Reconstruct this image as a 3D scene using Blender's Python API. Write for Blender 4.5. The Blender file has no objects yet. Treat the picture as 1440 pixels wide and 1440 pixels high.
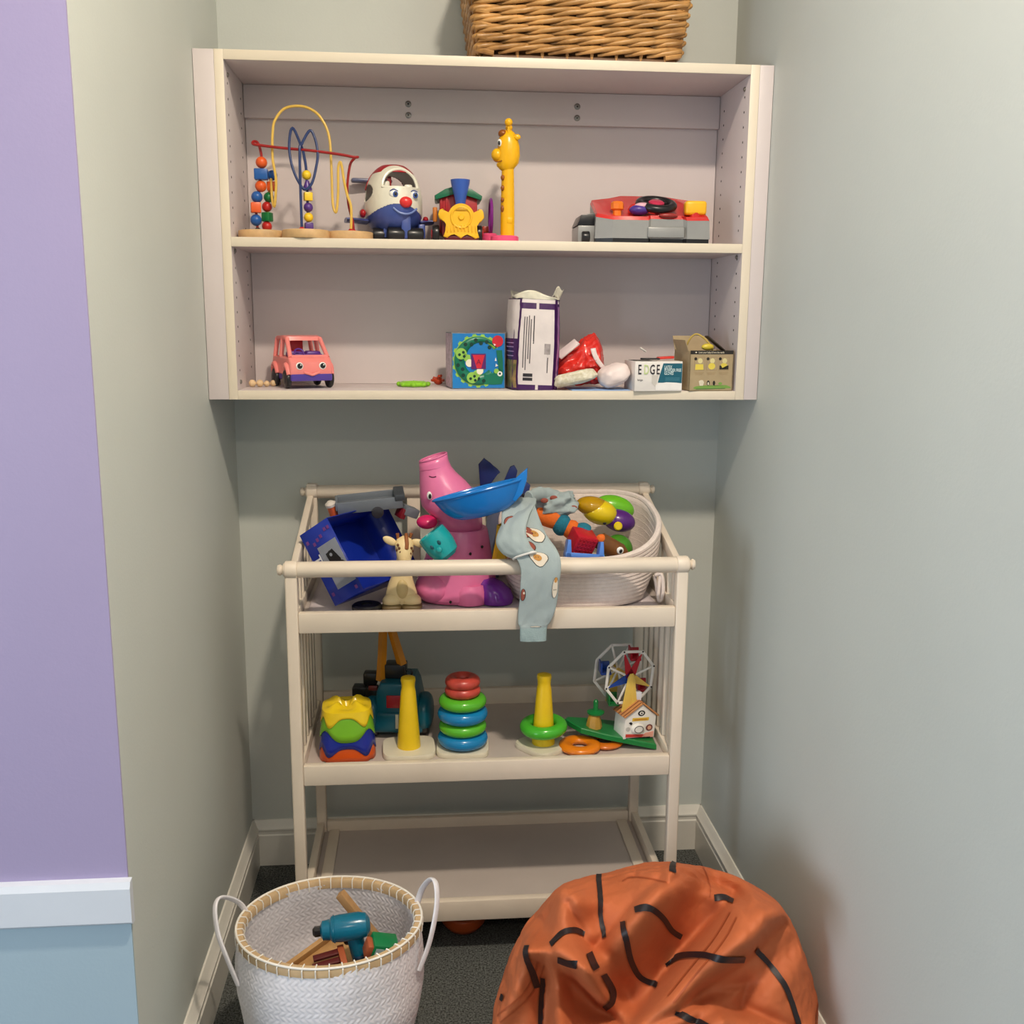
import bpy, bmesh, math, random
from mathutils import Vector as V, Matrix, Euler, noise
from mathutils.bvhtree import BVHTree
random.seed(7)
PI = math.pi
SC = bpy.context.scene
COL = SC.collection

# ------------------------------------------------------------------ camera, light, exposure
cam_d = bpy.data.cameras.new('camera'); cam = bpy.data.objects.new('camera', cam_d); COL.objects.link(cam)
cam_d.sensor_fit = 'HORIZONTAL'; cam_d.sensor_width = 36.0; cam_d.lens = 36.0 * 1415.946 / 1440.0
cam_d.clip_start = 0.05
cam.matrix_world = Matrix(((0.99627472, 0.00896845, -0.0857686, 0.47749),
                           (-0.08590984, 0.18966796, -0.9780826, -2.59307),
                           (0.00749567, 0.98180733, 0.18973187, 1.48124),
                           (0, 0, 0, 1)))
SC.camera = cam
SC.view_settings.view_transform = 'Standard'; SC.view_settings.look = 'None'
SC.view_settings.gamma = 1.0; SC.view_settings.use_curve_mapping = False
SC.view_settings.exposure = 0.0

world = bpy.data.worlds.new('daylight'); SC.world = world; world.use_nodes = True
bg = world.node_tree.nodes['Background']
bg.inputs[0].default_value = (0.80, 0.92, 1.0, 1); bg.inputs[1].default_value = 0.40


def area(name, loc, target, size, power, col, size_y=None, shape='RECTANGLE'):
    d = bpy.data.lights.new(name, 'AREA'); d.energy = power; d.color = col; d.shape = shape
    d.size = size; d.size_y = size_y or size
    o = bpy.data.objects.new(name, d); COL.objects.link(o); o.location = loc
    o.rotation_euler = (V(target) - V(loc)).to_track_quat('-Z', 'Y').to_euler()
    return o


LAMP = (0.86, -1.88, 3.12)
LAMP2 = (0.45, -4.3, 3.12)
WARM = (1.0, 0.86, 0.70)
for q in ((*LAMP, 50.0), (*LAMP2, 20.0)):
    area('ceiling_lamp_light', (q[0], q[1], q[2] - 0.075), (q[0], q[1], 0), 0.16, q[3], WARM, shape='DISK')
area('window_daylight', (-2.8, -3.3, 1.1), (1.25, -1.2, 0.75), 1.8, 82.0, (0.74, 0.87, 1.0), 1.5)

# ------------------------------------------------------------------ helpers
MATS = {}


def mat(name, col, rough=0.5, var=0.06, scale=30.0, bump=0.0, bscale=200.0, spec=0.5, col2=None, trans=0.0, metal=0.0, sheen=0.0, coat=0.0, obj=True):
    """Procedural principled material: noise-varied colour, noise bump."""
    if name in MATS: return MATS[name]
    m = bpy.data.materials.new(name); m.use_nodes = True; MATS[name] = m
    nt = m.node_tree; b = nt.nodes['Principled BSDF']
    tc = nt.nodes.new('ShaderNodeTexCoord'); n = nt.nodes.new('ShaderNodeTexNoise')
    n.inputs['Scale'].default_value = scale; n.inputs['Detail'].default_value = 4
    nt.links.new(tc.outputs['Object'], n.inputs['Vector'])
    r = nt.nodes.new('ShaderNodeValToRGB')
    a = col if col2 is None else col2
    lo = tuple(max(0, c * (1 - var)) for c in col); hi = tuple(min(1, c * (1 + var)) for c in a)
    r.color_ramp.elements[0].position = 0.3; r.color_ramp.elements[1].position = 0.7
    r.color_ramp.elements[0].color = (*lo, 1); r.color_ramp.elements[1].color = (*hi, 1)
    nt.links.new(n.outputs['Fac'], r.inputs[0]); nt.links.new(r.outputs[0], b.inputs['Base Color'])
    b.inputs['Roughness'].default_value = rough; b.inputs['Specular IOR Level'].default_value = spec
    b.inputs['Metallic'].default_value = metal
    if trans: b.inputs['Transmission Weight'].default_value = trans
    if sheen: b.inputs['Sheen Weight'].default_value = sheen
    if coat: b.inputs['Coat Weight'].default_value = coat; b.inputs['Coat Roughness'].default_value = 0.12
    if bump:
        n2 = nt.nodes.new('ShaderNodeTexNoise'); n2.inputs['Scale'].default_value = bscale; n2.inputs['Detail'].default_value = 3
        nt.links.new(tc.outputs['Object'], n2.inputs['Vector'])
        bp = nt.nodes.new('ShaderNodeBump'); bp.inputs['Strength'].default_value = bump; bp.inputs['Distance'].default_value = 0.002
        nt.links.new(n2.outputs['Fac'], bp.inputs['Height']); nt.links.new(bp.outputs[0], b.inputs['Normal'])
    return m


def srgb(r, g, b):
    def c(x):
        x /= 255.0
        return x / 12.92 if x <= 0.04045 else ((x + 0.055) / 1.055) ** 2.4
    return (c(r), c(g), c(b))


def pl(name, r, g, b, rough=0.32, **k):
    """glossy moulded plastic"""
    return mat(name, srgb(r, g, b), rough, var=k.pop('var', 0.04), bump=k.pop('bump', 0.03), bscale=k.pop('bscale', 90.0), **k)


def rot(x=0, y=0, z=0): return Euler((math.radians(x), math.radians(y), math.radians(z))).to_matrix().to_4x4()
def tr(x, y, z): return Matrix.Translation((x, y, z))


def spline(pts, n=8, closed=False):
    P = [V(p) for p in pts]; out = []; m = len(P)
    for i in range(m if closed else m - 1):
        if closed: a, b, c, d = P[i - 1], P[i], P[(i + 1) % m], P[(i + 2) % m]
        else: a, b, c, d = P[max(i - 1, 0)], P[i], P[i + 1], P[min(i + 2, m - 1)]
        for j in range(n):
            t = j / n
            out.append(0.5 * ((2 * b) + (c - a) * t + (2 * a - 5 * b + 4 * c - d) * t * t + (3 * b - a - 3 * c + d) * t ** 3))
    if not closed: out.append(P[-1])
    return out


class B:
    def __init__(s, k=1.0): s.v = []; s.f = []; s.k = k

    def add(s, vs, fs, M=None):
        o = len(s.v)
        s.v += [tuple((M @ V(p)) if M is not None else V(p)) for p in vs]
        s.f += [tuple(i + o for i in f) for f in fs]
        return s

    def _bm(s, bm, M):
        bm.verts.index_update()
        s.add([v.co.copy() for v in bm.verts], [tuple(v.index for v in f.verts) for f in bm.faces], M); bm.free(); return s

    def box(s, c, size, bev=0.0, seg=2, M=None):
        bm = bmesh.new(); bmesh.ops.create_cube(bm, size=1.0)
        for v in bm.verts: v.co = V((v.co.x * size[0] + c[0], v.co.y * size[1] + c[1], v.co.z * size[2] + c[2]))
        if bev: bmesh.ops.bevel(bm, geom=bm.edges[:], offset=min(bev, min(size) * 0.49), segments=seg, affect='EDGES', profile=0.5)
        return s._bm(bm, M)

    def bx(s, x0, x1, y0, y1, z0, z1, bev=0.0, seg=2, M=None):
        return s.box(((x0 + x1) / 2, (y0 + y1) / 2, (z0 + z1) / 2), (abs(x1 - x0), abs(y1 - y0), abs(z1 - z0)), bev, seg, M)

    def prism(s, out, y0, y1, bev=0.0, seg=2, M=None):
        """outline in (x,z), extruded along y"""
        bm = bmesh.new()
        a = [bm.verts.new((x, y0, z)) for x, z in out]; b = [bm.verts.new((x, y1, z)) for x, z in out]
        bm.faces.new(a); bm.faces.new(b[::-1]); n = len(out)
        for i in range(n): bm.faces.new((a[i], b[i], b[(i + 1) % n], a[(i + 1) % n]))
        if bev:
            es = [e for e in bm.edges if abs(e.verts[0].co.y - e.verts[1].co.y) < 1e-9]
            bmesh.ops.bevel(bm, geom=es, offset=bev, segments=seg, affect='EDGES', profile=0.5)
        bmesh.ops.triangulate(bm, faces=[f for f in bm.faces if len(f.verts) > 4])
        return s._bm(bm, M)

    def tube(s, pts, r, n=10, closed=False, M=None, flat=1.0):
        P = [V(p) for p in pts]; m = len(P); R = r if isinstance(r, (list, tuple)) else [r] * m
        T = []
        for i in range(m):
            if closed: t = P[(i + 1) % m] - P[i - 1]
            else: t = P[min(i + 1, m - 1)] - P[max(i - 1, 0)]
            T.append(t.normalized() if t.length > 1e-12 else V((0, 0, 1)))
        up = V((0, 0, 1)) if abs(T[0].z) < 0.9 else V((1, 0, 0))
        N = (up - T[0] * up.dot(T[0])).normalized(); vs = []; fs = []
        for i in range(m):
            N = (N - T[i] * N.dot(T[i])).normalized(); Bn = T[i].cross(N)
            for j in range(n):
                a = 2 * PI * j / n; vs.append(P[i] + (N * math.cos(a) + Bn * math.sin(a) * flat) * R[i])
        for i in range(m if closed else m - 1):
            k = (i + 1) % m
            for j in range(n): fs.append((i * n + j, i * n + (j + 1) % n, k * n + (j + 1) % n, k * n + j))
        if not closed: fs.append(tuple(range(n))[::-1]); fs.append(tuple(range((m - 1) * n, m * n)))
        return s.add(vs, fs, M)

    def cyl(s, p0, p1, r0, r1=None, n=24, bev=0.0, M=None):
        r1 = r0 if r1 is None else r1; p0, p1 = V(p0), V(p1); d = (p1 - p0); L = d.length
        q = d.to_track_quat('Z', 'Y').to_matrix().to_4x4(); q = Matrix.Translation(p0) @ q
        prof = [(0, 0), (r0, 0), (r1, L), (0, L)] if not bev else [(0, 0), (r0 - bev, 0), (r0 - bev * .3, bev * .3), (r0, bev), (r1, L - bev), (r1 - bev * .3, L - bev * .3), (r1 - bev, L), (0, L)]
        return s.lathe(prof, n, (M @ q) if M is not None else q)

    def lathe(s, prof, n=32, M=None, sx=1.0, sy=1.0):
        vs = []; fs = []; idx = []
        for r, z in prof:
            if r < 1e-9: idx.append([len(vs)] * n); vs.append((0, 0, z))
            else:
                idx.append(list(range(len(vs), len(vs) + n)))
                vs += [(r * sx * math.cos(2 * PI * j / n), r * sy * math.sin(2 * PI * j / n), z) for j in range(n)]
        for i in range(len(prof) - 1):
            a, b = idx[i], idx[i + 1]
            for j in range(n):
                q = (a[j], a[(j + 1) % n], b[(j + 1) % n], b[j]); q = tuple(dict.fromkeys(q))
                if len(q) > 2: fs.append(q)
        return s.add(vs, fs, M)

    def ell(s, c, r, nu=28, nv=16, M=None, e=1.0):
        vs = []; fs = []
        r = r if isinstance(r, (list, tuple)) else (r, r, r)
        def p(x): return math.copysign(abs(x) ** e, x)
        vs.append((c[0], c[1], c[2] - r[2]))
        for i in range(1, nv):
            t = -PI / 2 + PI * i / nv
            for j in range(nu):
                a = 2 * PI * j / nu
                vs.append((c[0] + r[0] * p(math.cos(t)) * p(math.cos(a)), c[1] + r[1] * p(math.cos(t)) * p(math.sin(a)), c[2] + r[2] * p(math.sin(t))))
        vs.append((c[0], c[1], c[2] + r[2])); top = len(vs) - 1
        for j in range(nu): fs.append((0, 1 + (j + 1) % nu, 1 + j)); fs.append((top, 1 + (nv - 2) * nu + j, 1 + (nv - 2) * nu + (j + 1) % nu))
        for i in range(nv - 2):
            for j in range(nu):
                a = 1 + i * nu; fs.append((a + j, a + (j + 1) % nu, a + nu + (j + 1) % nu, a + nu + j))
        return s.add(vs, fs, M)

    def torus(s, c, R, r, n=40, m=14, M=None, fz=1.0):
        vs = []; fs = []
        for i in range(n):
            a = 2 * PI * i / n
            for j in range(m):
                b = 2 * PI * j / m; q = R + r * math.cos(b)
                vs.append((c[0] + q * math.cos(a), c[1] + q * math.sin(a), c[2] + r * fz * math.sin(b)))
        for i in range(n):
            for j in range(m): fs.append((i * m + j, ((i + 1) % n) * m + j, ((i + 1) % n) * m + (j + 1) % m, i * m + (j + 1) % m))
        return s.add(vs, fs, M)

    def loft(s, rings, caps=True, M=None):
        n = len(rings[0]); vs = [p for r in rings for p in r]; fs = []
        for i in range(len(rings) - 1):
            for j in range(n): fs.append((i * n + j, i * n + (j + 1) % n, (i + 1) * n + (j + 1) % n, (i + 1) * n + j))
        if caps: fs.append(tuple(range(n))[::-1]); fs.append(tuple(range((len(rings) - 1) * n, len(rings) * n)))
        return s.add(vs, fs, M)

    def grid(s, fn, nu, nv, M=None, cu=False):
        vs = [fn(i / nu, j / nv) for j in range(nv + 1) for i in range(nu + (0 if cu else 1))]
        w = nu if cu else nu + 1; fs = []
        for j in range(nv):
            for i in range(nu):
                i2 = (i + 1) % w if cu else i + 1
                fs.append((j * w + i, j * w + i2, (j + 1) * w + i2, (j + 1) * w + i))
        return s.add(vs, fs, M)

    def mesh(s, name, sharp=35):
        me = bpy.data.meshes.new(name); k = s.k
        me.from_pydata([(a * k, b * k, c * k) for a, b, c in s.v], [], s.f); me.update()
        bm = bmesh.new(); bm.from_mesh(me); bmesh.ops.recalc_face_normals(bm, faces=bm.faces[:]); bm.to_mesh(me); bm.free()
        me.polygons.foreach_set('use_smooth', [True] * len(me.polygons))
        me.set_sharp_from_angle(angle=math.radians(sharp))
        return me

    def build(s, name, m, parent=None, loc=(0, 0, 0), r=(0, 0, 0), sharp=35, kind=None, solid=0.0):
        return link(name, s.mesh(name, sharp), m, parent, loc, r, kind, solid)


def link(name, me, m, parent=None, loc=(0, 0, 0), r=(0, 0, 0), kind=None, solid=0.0):
    if m is not None and not me.materials: me.materials.append(m)
    o = bpy.data.objects.new(name, me); COL.objects.link(o)
    o.location = loc; o.rotation_euler = tuple(math.radians(a) for a in r)
    if parent is not None: o.parent = parent
    if kind: o['kind'] = kind
    if solid:
        md = o.modifiers.new('thickness', 'SOLIDIFY'); md.thickness = solid; md.offset = -1
    return o


def thing(name, label, cat, loc=(0, 0, 0), r=(0, 0, 0), group=None):
    o = bpy.data.objects.new(name, None); COL.objects.link(o); o.empty_display_size = 0.02
    o.location = loc; o.rotation_euler = tuple(math.radians(a) for a in r)
    return tag(o, label, cat, group)


def tag(o, label, cat, group=None):
    o['label'] = label; o['category'] = cat
    if group: o['group'] = group
    return o


def text(name, body, size, m, parent, M, ext=0.00015, sx=1.0, bold=0.0):
    c = bpy.data.curves.new(name, 'FONT'); c.body = body; c.size = size; c.extrude = ext; c.offset = bold * size
    c.align_x = 'LEFT'; c.resolution_u = 3
    t = bpy.data.objects.new(name, c); COL.objects.link(t)
    bpy.context.view_layer.update()
    me = bpy.data.meshes.new_from_object(t.evaluated_get(bpy.context.evaluated_depsgraph_get()))
    bpy.data.objects.remove(t); bpy.data.curves.remove(c)
    me.transform(M @ Matrix.Diagonal((sx, 1, 1, 1)))
    me.materials.clear()
    return link(name, me, m, parent)


def struct(name, b, m, parent=None, **k):
    o = b.build(name, m, parent, **k)
    if parent is None: o['kind'] = 'structure'
    return o


FRONT = rot(90)          # text/xy drawing -> upright plane facing -y

# ------------------------------------------------------------------ materials of the room
M_sage = mat('sage_wall_paint', srgb(202, 205.5, 199), 0.55, var=0.02, scale=3, bump=0.12, bscale=170)
M_purple = mat('lilac_wall_paint', srgb(163, 150, 184), 0.5, var=0.02, scale=3, bump=0.12, bscale=170)
M_pale = mat('pale_blue_wall_paint', srgb(164, 184, 196), 0.5, var=0.02, scale=3, bump=0.12, bscale=170)
M_trimw = mat('white_gloss_trim', srgb(226, 222, 212), 0.35, var=0.04, scale=8, bump=0.05, bscale=60)
M_trimcool = mat('white_chair_rail_paint', srgb(214, 218, 226), 0.4, var=0.02, scale=8)
M_ceil = mat('ceiling_paint', srgb(236, 234, 228), 0.8, var=0.02)
M_mel = mat('white_melamine', srgb(214, 203, 201), 0.42, var=0.02, scale=5)
M_edge = mat('cream_edge_banding', srgb(232, 219, 198), 0.4, var=0.02, scale=10)
M_cream = mat('cream_furniture_paint', srgb(226, 212, 194), 0.4, var=0.04, scale=9, bump=0.05, bscale=50)
M_tray = mat('pale_grey_tray_board', srgb(196, 184, 176), 0.45, var=0.03, scale=12)
M_metal = mat('brushed_metal', srgb(150, 146, 140), 0.35, metal=0.9)
M_dark = mat('dark_hole', srgb(40, 36, 34), 0.8)
M_black = pl('black_plastic', 26, 25, 27, 0.3)
M_white = pl('white_plastic', 236, 232, 222, 0.3)


def carpet_mat():
    m = mat('dark_speckled_carpet', srgb(50, 52, 51), 0.95, var=0.5, scale=230, bump=0.9, bscale=500, spec=0.1, col2=srgb(98, 100, 97))
    return m


M_carpet = carpet_mat()
W = 1.25; CEIL = 3.2; YW = -1.08; YB = -5.0; XL = -3.0

# ------------------------------------------------------------------ room shell
struct('floor', B().bx(XL - .1, W + .1, YB, .1, -.1, 0), M_carpet)
struct('ceiling', B().bx(XL - .1, W + .1, YB, .1, CEIL, CEIL + .1), M_ceil)
struct('wall_back', B().bx(-.1, W + .1, 0, .1, 0, CEIL), M_sage)
struct('wall_right', B().bx(W, W + .1, YB, 0, 0, CEIL), M_sage)
struct('wall_left', B().bx(-.1, 0, YW + .004, 0, 0, CEIL), M_sage)
struct('wall_front_upper', B().bx(XL, -.0005, YW, YW + .1, .565, CEIL), M_purple)
struct('wall_front_lower', B().bx(XL, -.0005, YW, YW + .1, 0, .565), M_pale)
rail_prof = [(0, .524), (-.010, .524), (-.016, .530), (-.016, .588), (-.011, .598), (0, .600)]
o = B(); o.loft([[(x, YW + dy, z) for dy, z in rail_prof] for x in (XL, .006)])
struct('trim_1', o, M_trimcool, sharp=25)

bb = [(0, 0), (-.018, 0), (-.018, .088), (-.015, .091), (-.015, .099), (-.018, .103), (-.018, .107), (-.0125, .113), (-.010, .119), (-.006, .125), (-.004, .1285), (0, .1285)]
struct('baseboard_back', B().loft([[(x, d, z) for d, z in bb] for x in (0, W)]), M_trimw, sharp=20)
struct('baseboard_left', B().loft([[(-d, y, z) for d, z in bb] for y in (YW + .0, 0)]), M_trimw, sharp=20)
struct('baseboard_right', B().loft([[(W + d, y, z) for d, z in bb] for y in (YB, 0)]), M_trimw, sharp=20)
struct('baseboard_front', B().loft([[(x, YW + d, z) for d, z in bb] for x in (XL, .018)]), M_trimw, sharp=20)
# ceiling lamps (above the frame)
mg = bpy.data.materials.new('lit_frosted_glass'); mg.use_nodes = True
mg.node_tree.nodes['Principled BSDF'].inputs['Emission Color'].default_value = (1, .87, .70, 1)
mg.node_tree.nodes['Principled BSDF'].inputs['Emission Strength'].default_value = 2.0
for q, lb in ((LAMP, 'round flush ceiling lamp close to the alcove'), (LAMP2, 'round flush ceiling lamp further back in the room')):
    t = thing('ceiling_lamp', lb, 'lamp', q, group='ceiling lamps')
    B().lathe([(0, .08), (.16, .08), (.165, .06), (.16, .03), (.15, .03), (.15, .06), (0, .06)], 40).build('lamp_rim', M_white, t)
    B().lathe([(0, -.045), (.06, -.04), (.11, -.02), (.14, .012), (.149, .04), (.149, .055), (0, .055)], 40).build('glass_bowl', mg, t)
# ------------------------------------------------------------------ wall shelf unit
ZT, ZM, ZB, SF, ST = 2.028, 1.648, 1.317, -.298, .020
t = thing('wall_shelf', 'white melamine wall shelf unit with three boards filling the alcove', 'shelf', (0, 0, 0))
XA, XB_, XC, XD = .045, .064, 1.197, 1.217
B().bx(.001, .0445, SF, SF + .018, 1.297, ZT, .0008).build('filler_strip', M_mel, t)
B().bx(1.2175, 1.249, SF, SF + .018, 1.297, ZT, .0008).build('filler_strip', M_mel, t)
for x0, x1 in ((XA, XB_), (XC, XD)):
    p = B().bx(x0, x1, SF + .001, -.001, 1.297, ZT, .0006).build('side_panel', M_mel, t)
    B().bx(x0, x1, SF - .0006, SF + .0008, 1.297, ZT, .0003).build('edge_band', M_edge, p)
    hb = B(); xs = XB_ + .0001 if x0 < .5 else XC - .0001
    for z in [1.36 + .032 * i for i in range(20)]:
        if abs(z - ZM + .01) < .02: continue
        for y in (-.262, -.105): hb.cyl((xs - .0004, y, z), (xs + .0004, y, z), .0026, n=8)
    hb.build('peg_hole', M_dark, p, kind='stuff')
    for y, z in ((-.262, 1.985), (-.262, 1.334), (-.262, ZM - ST - .007)):
        d = 1 if x0 < .5 else -1
        pin = B(); pin.lathe([(0, 0), (.005, 0), (.005, .002), (.003, .004), (0, .0045)], 12, tr(xs, y, z) @ rot(0, 90 * d, 0)).build('shelf_pin', M_metal, p)
        pin
for nm, z, y1 in (('top_board', ZT, -.001), ('middle_board', ZM, -.056), ('bottom_board', 1.317, -.001)):
    p = B().bx(XB_ + .0003, XC - .0003, SF + .001, y1, z - ST, z, .0006).build(nm, M_mel, t)
    B().bx(XB_ + .0003, XC - .0003, SF - .0006, SF + .0008, z - ST, z, .0003).build('edge_band', M_edge, p)
B().bx(XB_ + .001, XC - .001, -.054, -.049, 1.3175, 2.0075).build('back_panel', M_mel, t)
hr = B().bx(XB_ + .001, XC - .001, -.070, -.0545, 1.934, 2.0075, .001).build('hanging_rail', M_mel, t)
for x, z in ((.446, 1.973), (.446, 1.948), (.848, 1.977), (.848, 1.951)):
    sc = B().lathe([(0, 0), (.0075, 0), (.007, .0012), (.0045, .002), (.004, .0008), (0, .0008)], 16, tr(x, -.0702, z) @ rot(90)).build('screw', M_metal, hr)
    B().lathe([(0, .0009), (.0022, .0009), (0, .0012)], 8, tr(x, -.0702, z) @ rot(90)).build('screw_slot', M_dark, sc)

# ------------------------------------------------------------------ changing table
t = thing('changing_table', 'cream painted open changing table with three trays and slatted sides', 'changing table', (0, 0, 0))
XLf, XRt, YF, YBk, PW = .188, 1.046, -.455, -.062, .026
for x, y, z1 in ((XLf, YF, .952), (XRt, YF, .952), (XLf + .006, YBk, 1.068), (XRt - .006, YBk, 1.066)):
    B().bx(x - PW / 2, x + PW / 2, y - PW / 2, y + PW / 2, 0, z1, .004, 3).build('post', M_cream, t)
def rail(y, z, x0, x1, r):
    p = B().cyl((x0, y, z), (x1, y, z), r, n=28, bev=.003).build('top_rail', M_cream, t)
    for x, s in ((x0, -1), (x1, 1)):
        B().lathe([(0, 0), (r * .85, 0), (r * .85, .004), (r * .5, .007), (r * .72, .012), (r * .6, .017), (0, .020)], 20, tr(x + s * .022 if 0 else x, y, z) @ rot(0, 90 * s, 0) @ tr(0, 0, .024)).build('rail_knob', M_cream, p)
    for x in (x0 - .0125, x1 + .0125):
        B().cyl((x - .0135, y, z), (x + .0135, y, z), r * 1.12, n=24, bev=.003).build('rail_cap', M_cream, p)
rail(YF, .944, XLf + .013, XRt - .013, .0175)
rail(YBk, 1.047, XLf + .019, XRt - .019, .0165)
# trays: front rail, back rail, side rails, board
for z0, z1, zs, bh in ((.803, .849, .828, .86), (.447, .495, .474, .517), (.0975, .1485, .124, .152)):
    B().bx(XLf + .0132, XRt - .0132, YF - .011, YF + .009, z0, z1, .003).build('tray_front_rail', M_cream, t)
    B().bx(XLf + .0195, XRt - .0195, YBk - .009, YBk + .009, z0 + .01, bh, .003).build('tray_back_rail', M_cream, t)
    for x in (XLf + .004, XRt - .004):
        B().bx(x - .009, x + .009, YF + .0135, YBk - .0135, z0 + .01, z1 + .004, .003).build('tray_side_rail', M_cream, t)
    B().bx(XLf + .0135, XRt - .0135, YF + .0093, YBk - .0093, zs - .012, zs).build('tray_board', M_tray, t)
for x in (XLf + .04, XRt - .04):
    B().bx(x - .014, x + .014, YF + .012, YBk - .012, .1241, .130, .002).build('tray_trim', M_cream, t)
# back slats between tray and back rail
for u in range(9):
    x = .281 + u * .0835
    B().bx(x - .0165, x + .0165, YBk - .006, YBk + .006, .8605, 1.034, .002).build('back_slat', M_cream, t)
# slanted side rails and side slats
def zside(y): return .935 + (y - YF) / (YBk - YF) * .105
for x in (XLf + .003, XRt - .003):
    q = B(); q.prism([(YF + .0135, zside(YF) - .018), (YBk - .0135, zside(YBk) - .03), (YBk - .0135, zside(YBk)), (YF + .0135, zside(YF) + .012)], -.008, .008, .003, M=tr(x, 0, 0) @ rot(0, 0, 90))
    q.build('side_rail', M_cream, t)
    for i in range(6):
        y = YF + .045 + i * .055
        B().bx(x - .0055, x + .0055, y - .010, y + .010, .500, zside(y) - .017, .002).build('side_slat', M_cream, t)
# thin liner on the top tray
def liner(u, v):
    x = .212 + u * .80; y = -.437 + v * .35
    return (x, y, .8292 + .0012 * math.sin(9 * u + 3 * v) + .0012 + (.006 * max(0, .12 - v) / .12 * (0.5 + .5 * math.sin(u * 17)) if v < .12 else 0))
tag(B().grid(liner, 60, 24).build('tray_liner', mat('liner_sheet', srgb(214, 203, 206), .6, var=.03), None, solid=.001), 'pale lilac liner sheet lying on the top tray of the changing table', 'liner')
# ------------------------------------------------------------------ wicker basket on the top board
M_wick = mat('golden_willow', srgb(168, 118, 62), 0.34, var=0.3, scale=16, col2=srgb(196, 148, 88), bump=0.15, bscale=120)
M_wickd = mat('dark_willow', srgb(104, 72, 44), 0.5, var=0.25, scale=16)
t = thing('wicker_basket', 'golden brown woven willow basket standing on top of the wall shelf', 'basket', (.822, -.148, ZT))
BH, b0x, b0y, b1x, b1y = .25, .216, .118, .248, .135
def bw(z):
    q = z / BH; return b0x + (b1x - b0x) * q, b0y + (b1y - b0y) * q
def bpt(side, a, z, off=0.0):
    """a: position along a side in metres from its centre at the base; off: outwards"""
    wx, wy = bw(z); fx, fy = wx / b0x, wy / b0y
    if side == 0: return V((a * fx, -wy - off, z))
    if side == 1: return V((wx + off, a * fy, z))
    if side == 2: return V((-a * fx, wy + off, z))
    return V((-wx - off, -a * fy, z))
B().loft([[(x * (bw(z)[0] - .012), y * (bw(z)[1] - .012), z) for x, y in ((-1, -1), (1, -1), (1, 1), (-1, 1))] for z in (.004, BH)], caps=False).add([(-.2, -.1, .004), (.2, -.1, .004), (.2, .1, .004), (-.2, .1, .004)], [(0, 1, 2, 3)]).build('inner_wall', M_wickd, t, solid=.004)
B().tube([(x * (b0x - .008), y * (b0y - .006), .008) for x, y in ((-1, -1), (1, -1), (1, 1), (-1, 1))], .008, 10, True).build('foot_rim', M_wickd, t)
SPX = .055
hidden = B()
for side, half in ((0, b0x), (1, b0y), (2, b0x), (3, b0y)):
    n = max(2, round(2 * half / SPX)); sp = 2 * half / n
    for i in range(n):
        a = -half + sp * (i + .5)
        q = B(); q.tube([bpt(side, a, .006, -.003), bpt(side, a, BH, -.003)], .0038, 8)
        if side == 2: hidden.v and None; hidden.tube([bpt(side, a, .006, -.003), bpt(side, a, BH, -.003)], .0038, 6)
        else: q.build('stake', M_wick, t)
    rows = 12
    for j in range(rows):
        z = .027 + j * .0187
        for i in range(-2, n):
            if (i + j) % 2: continue
            for strand in (0, 1):
                a0 = -half + sp * (i - .15 + strand * .9); L = sp * 2.25
                pts = []; rr = []
                for s in range(9):
                    q = s / 8; aa = a0 + L * q; over = max(0, abs(aa) - half)
                    aa = max(-half - .002, min(half + .002, aa))
                    off = -.004 + .0125 * math.sin(PI * min(1, max(0, q * 1.02))) ** .7 - over * .25
                    zz = z + (q - .5) * .017 + random.uniform(-.0007, .0007) - strand * .001
                    pts.append(bpt(side, aa, max(.012, zz), off)); rr.append(.0056 * (.55 + .45 * math.sin(PI * q) ** .6) * random.uniform(.95, 1.05))
                if (pts[-1] - pts[0]).length < sp * .8: continue
                if side == 2: hidden.tube(pts, rr, 6)
                else: B().tube(pts, rr, 8).build('willow_rod', M_wick, t, sharp=60)
hidden.build('rear_weave', M_wick, t, kind='stuff')
for sx in (-1, 1):
    for sy in (-1, 1):
        q = B()
        for k in range(9):
            z = .02 + k * .0265; wx, wy = bw(z)
            q.tube(spline([(sx * (wx - .03), sy * (wy + .004), z - .005), (sx * (wx + .001), sy * (wy + .003), z), (sx * (wx + .005), sy * (wy - .03), z + .006)], 5), .0062, 8)
        q.build('corner_wrap', M_wick, t, kind='stuff')
rm = B()
wx, wy = bw(BH)
for k in range(3): rm.tube([(x * (wx + .003 * k - .003), y * (wy + .003 * k - .003), BH + .006 * (1 if k == 1 else 0)) for x, y in ((-1, -1), (1, -1), (1, 1), (-1, 1))], .0075, 8, True)
rm.build('basket_rim', M_wick, t)

# ------------------------------------------------------------------ bead maze
K = .00157
M_ply = mat('birch_plywood', srgb(206, 168, 118), 0.5, var=0.15, scale=40)
M_red, M_blu, M_ora = pl('red_paint', 190, 40, 36), pl('blue_paint', 30, 88, 160), pl('orange_paint', 226, 92, 32)
M_grn, M_yel, M_pur = pl('green_paint', 24, 118, 62), pl('yellow_paint', 242, 200, 40), pl('purple_paint', 84, 50, 128)
t = thing('bead_maze', 'wooden bead maze toy with looping red, yellow and blue wires', 'toy', (.2165, -.232, ZM + .0002))
q = B(K)
for x, y in ((-62, 6), (2, -14), (62, 6)): q.cyl((x, y, 0), (x, y, 12), 33, n=36, bev=1.5)
q.box((0, 8, 6), (110, 34, 11.5)); q.build('base', M_ply, t)
def wire(pts, m, r=1.9): B(K).tube(spline([(u - 428, y, 335 - v) for u, v, y in pts], 6), r, 10).build('wire', m, t)
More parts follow.
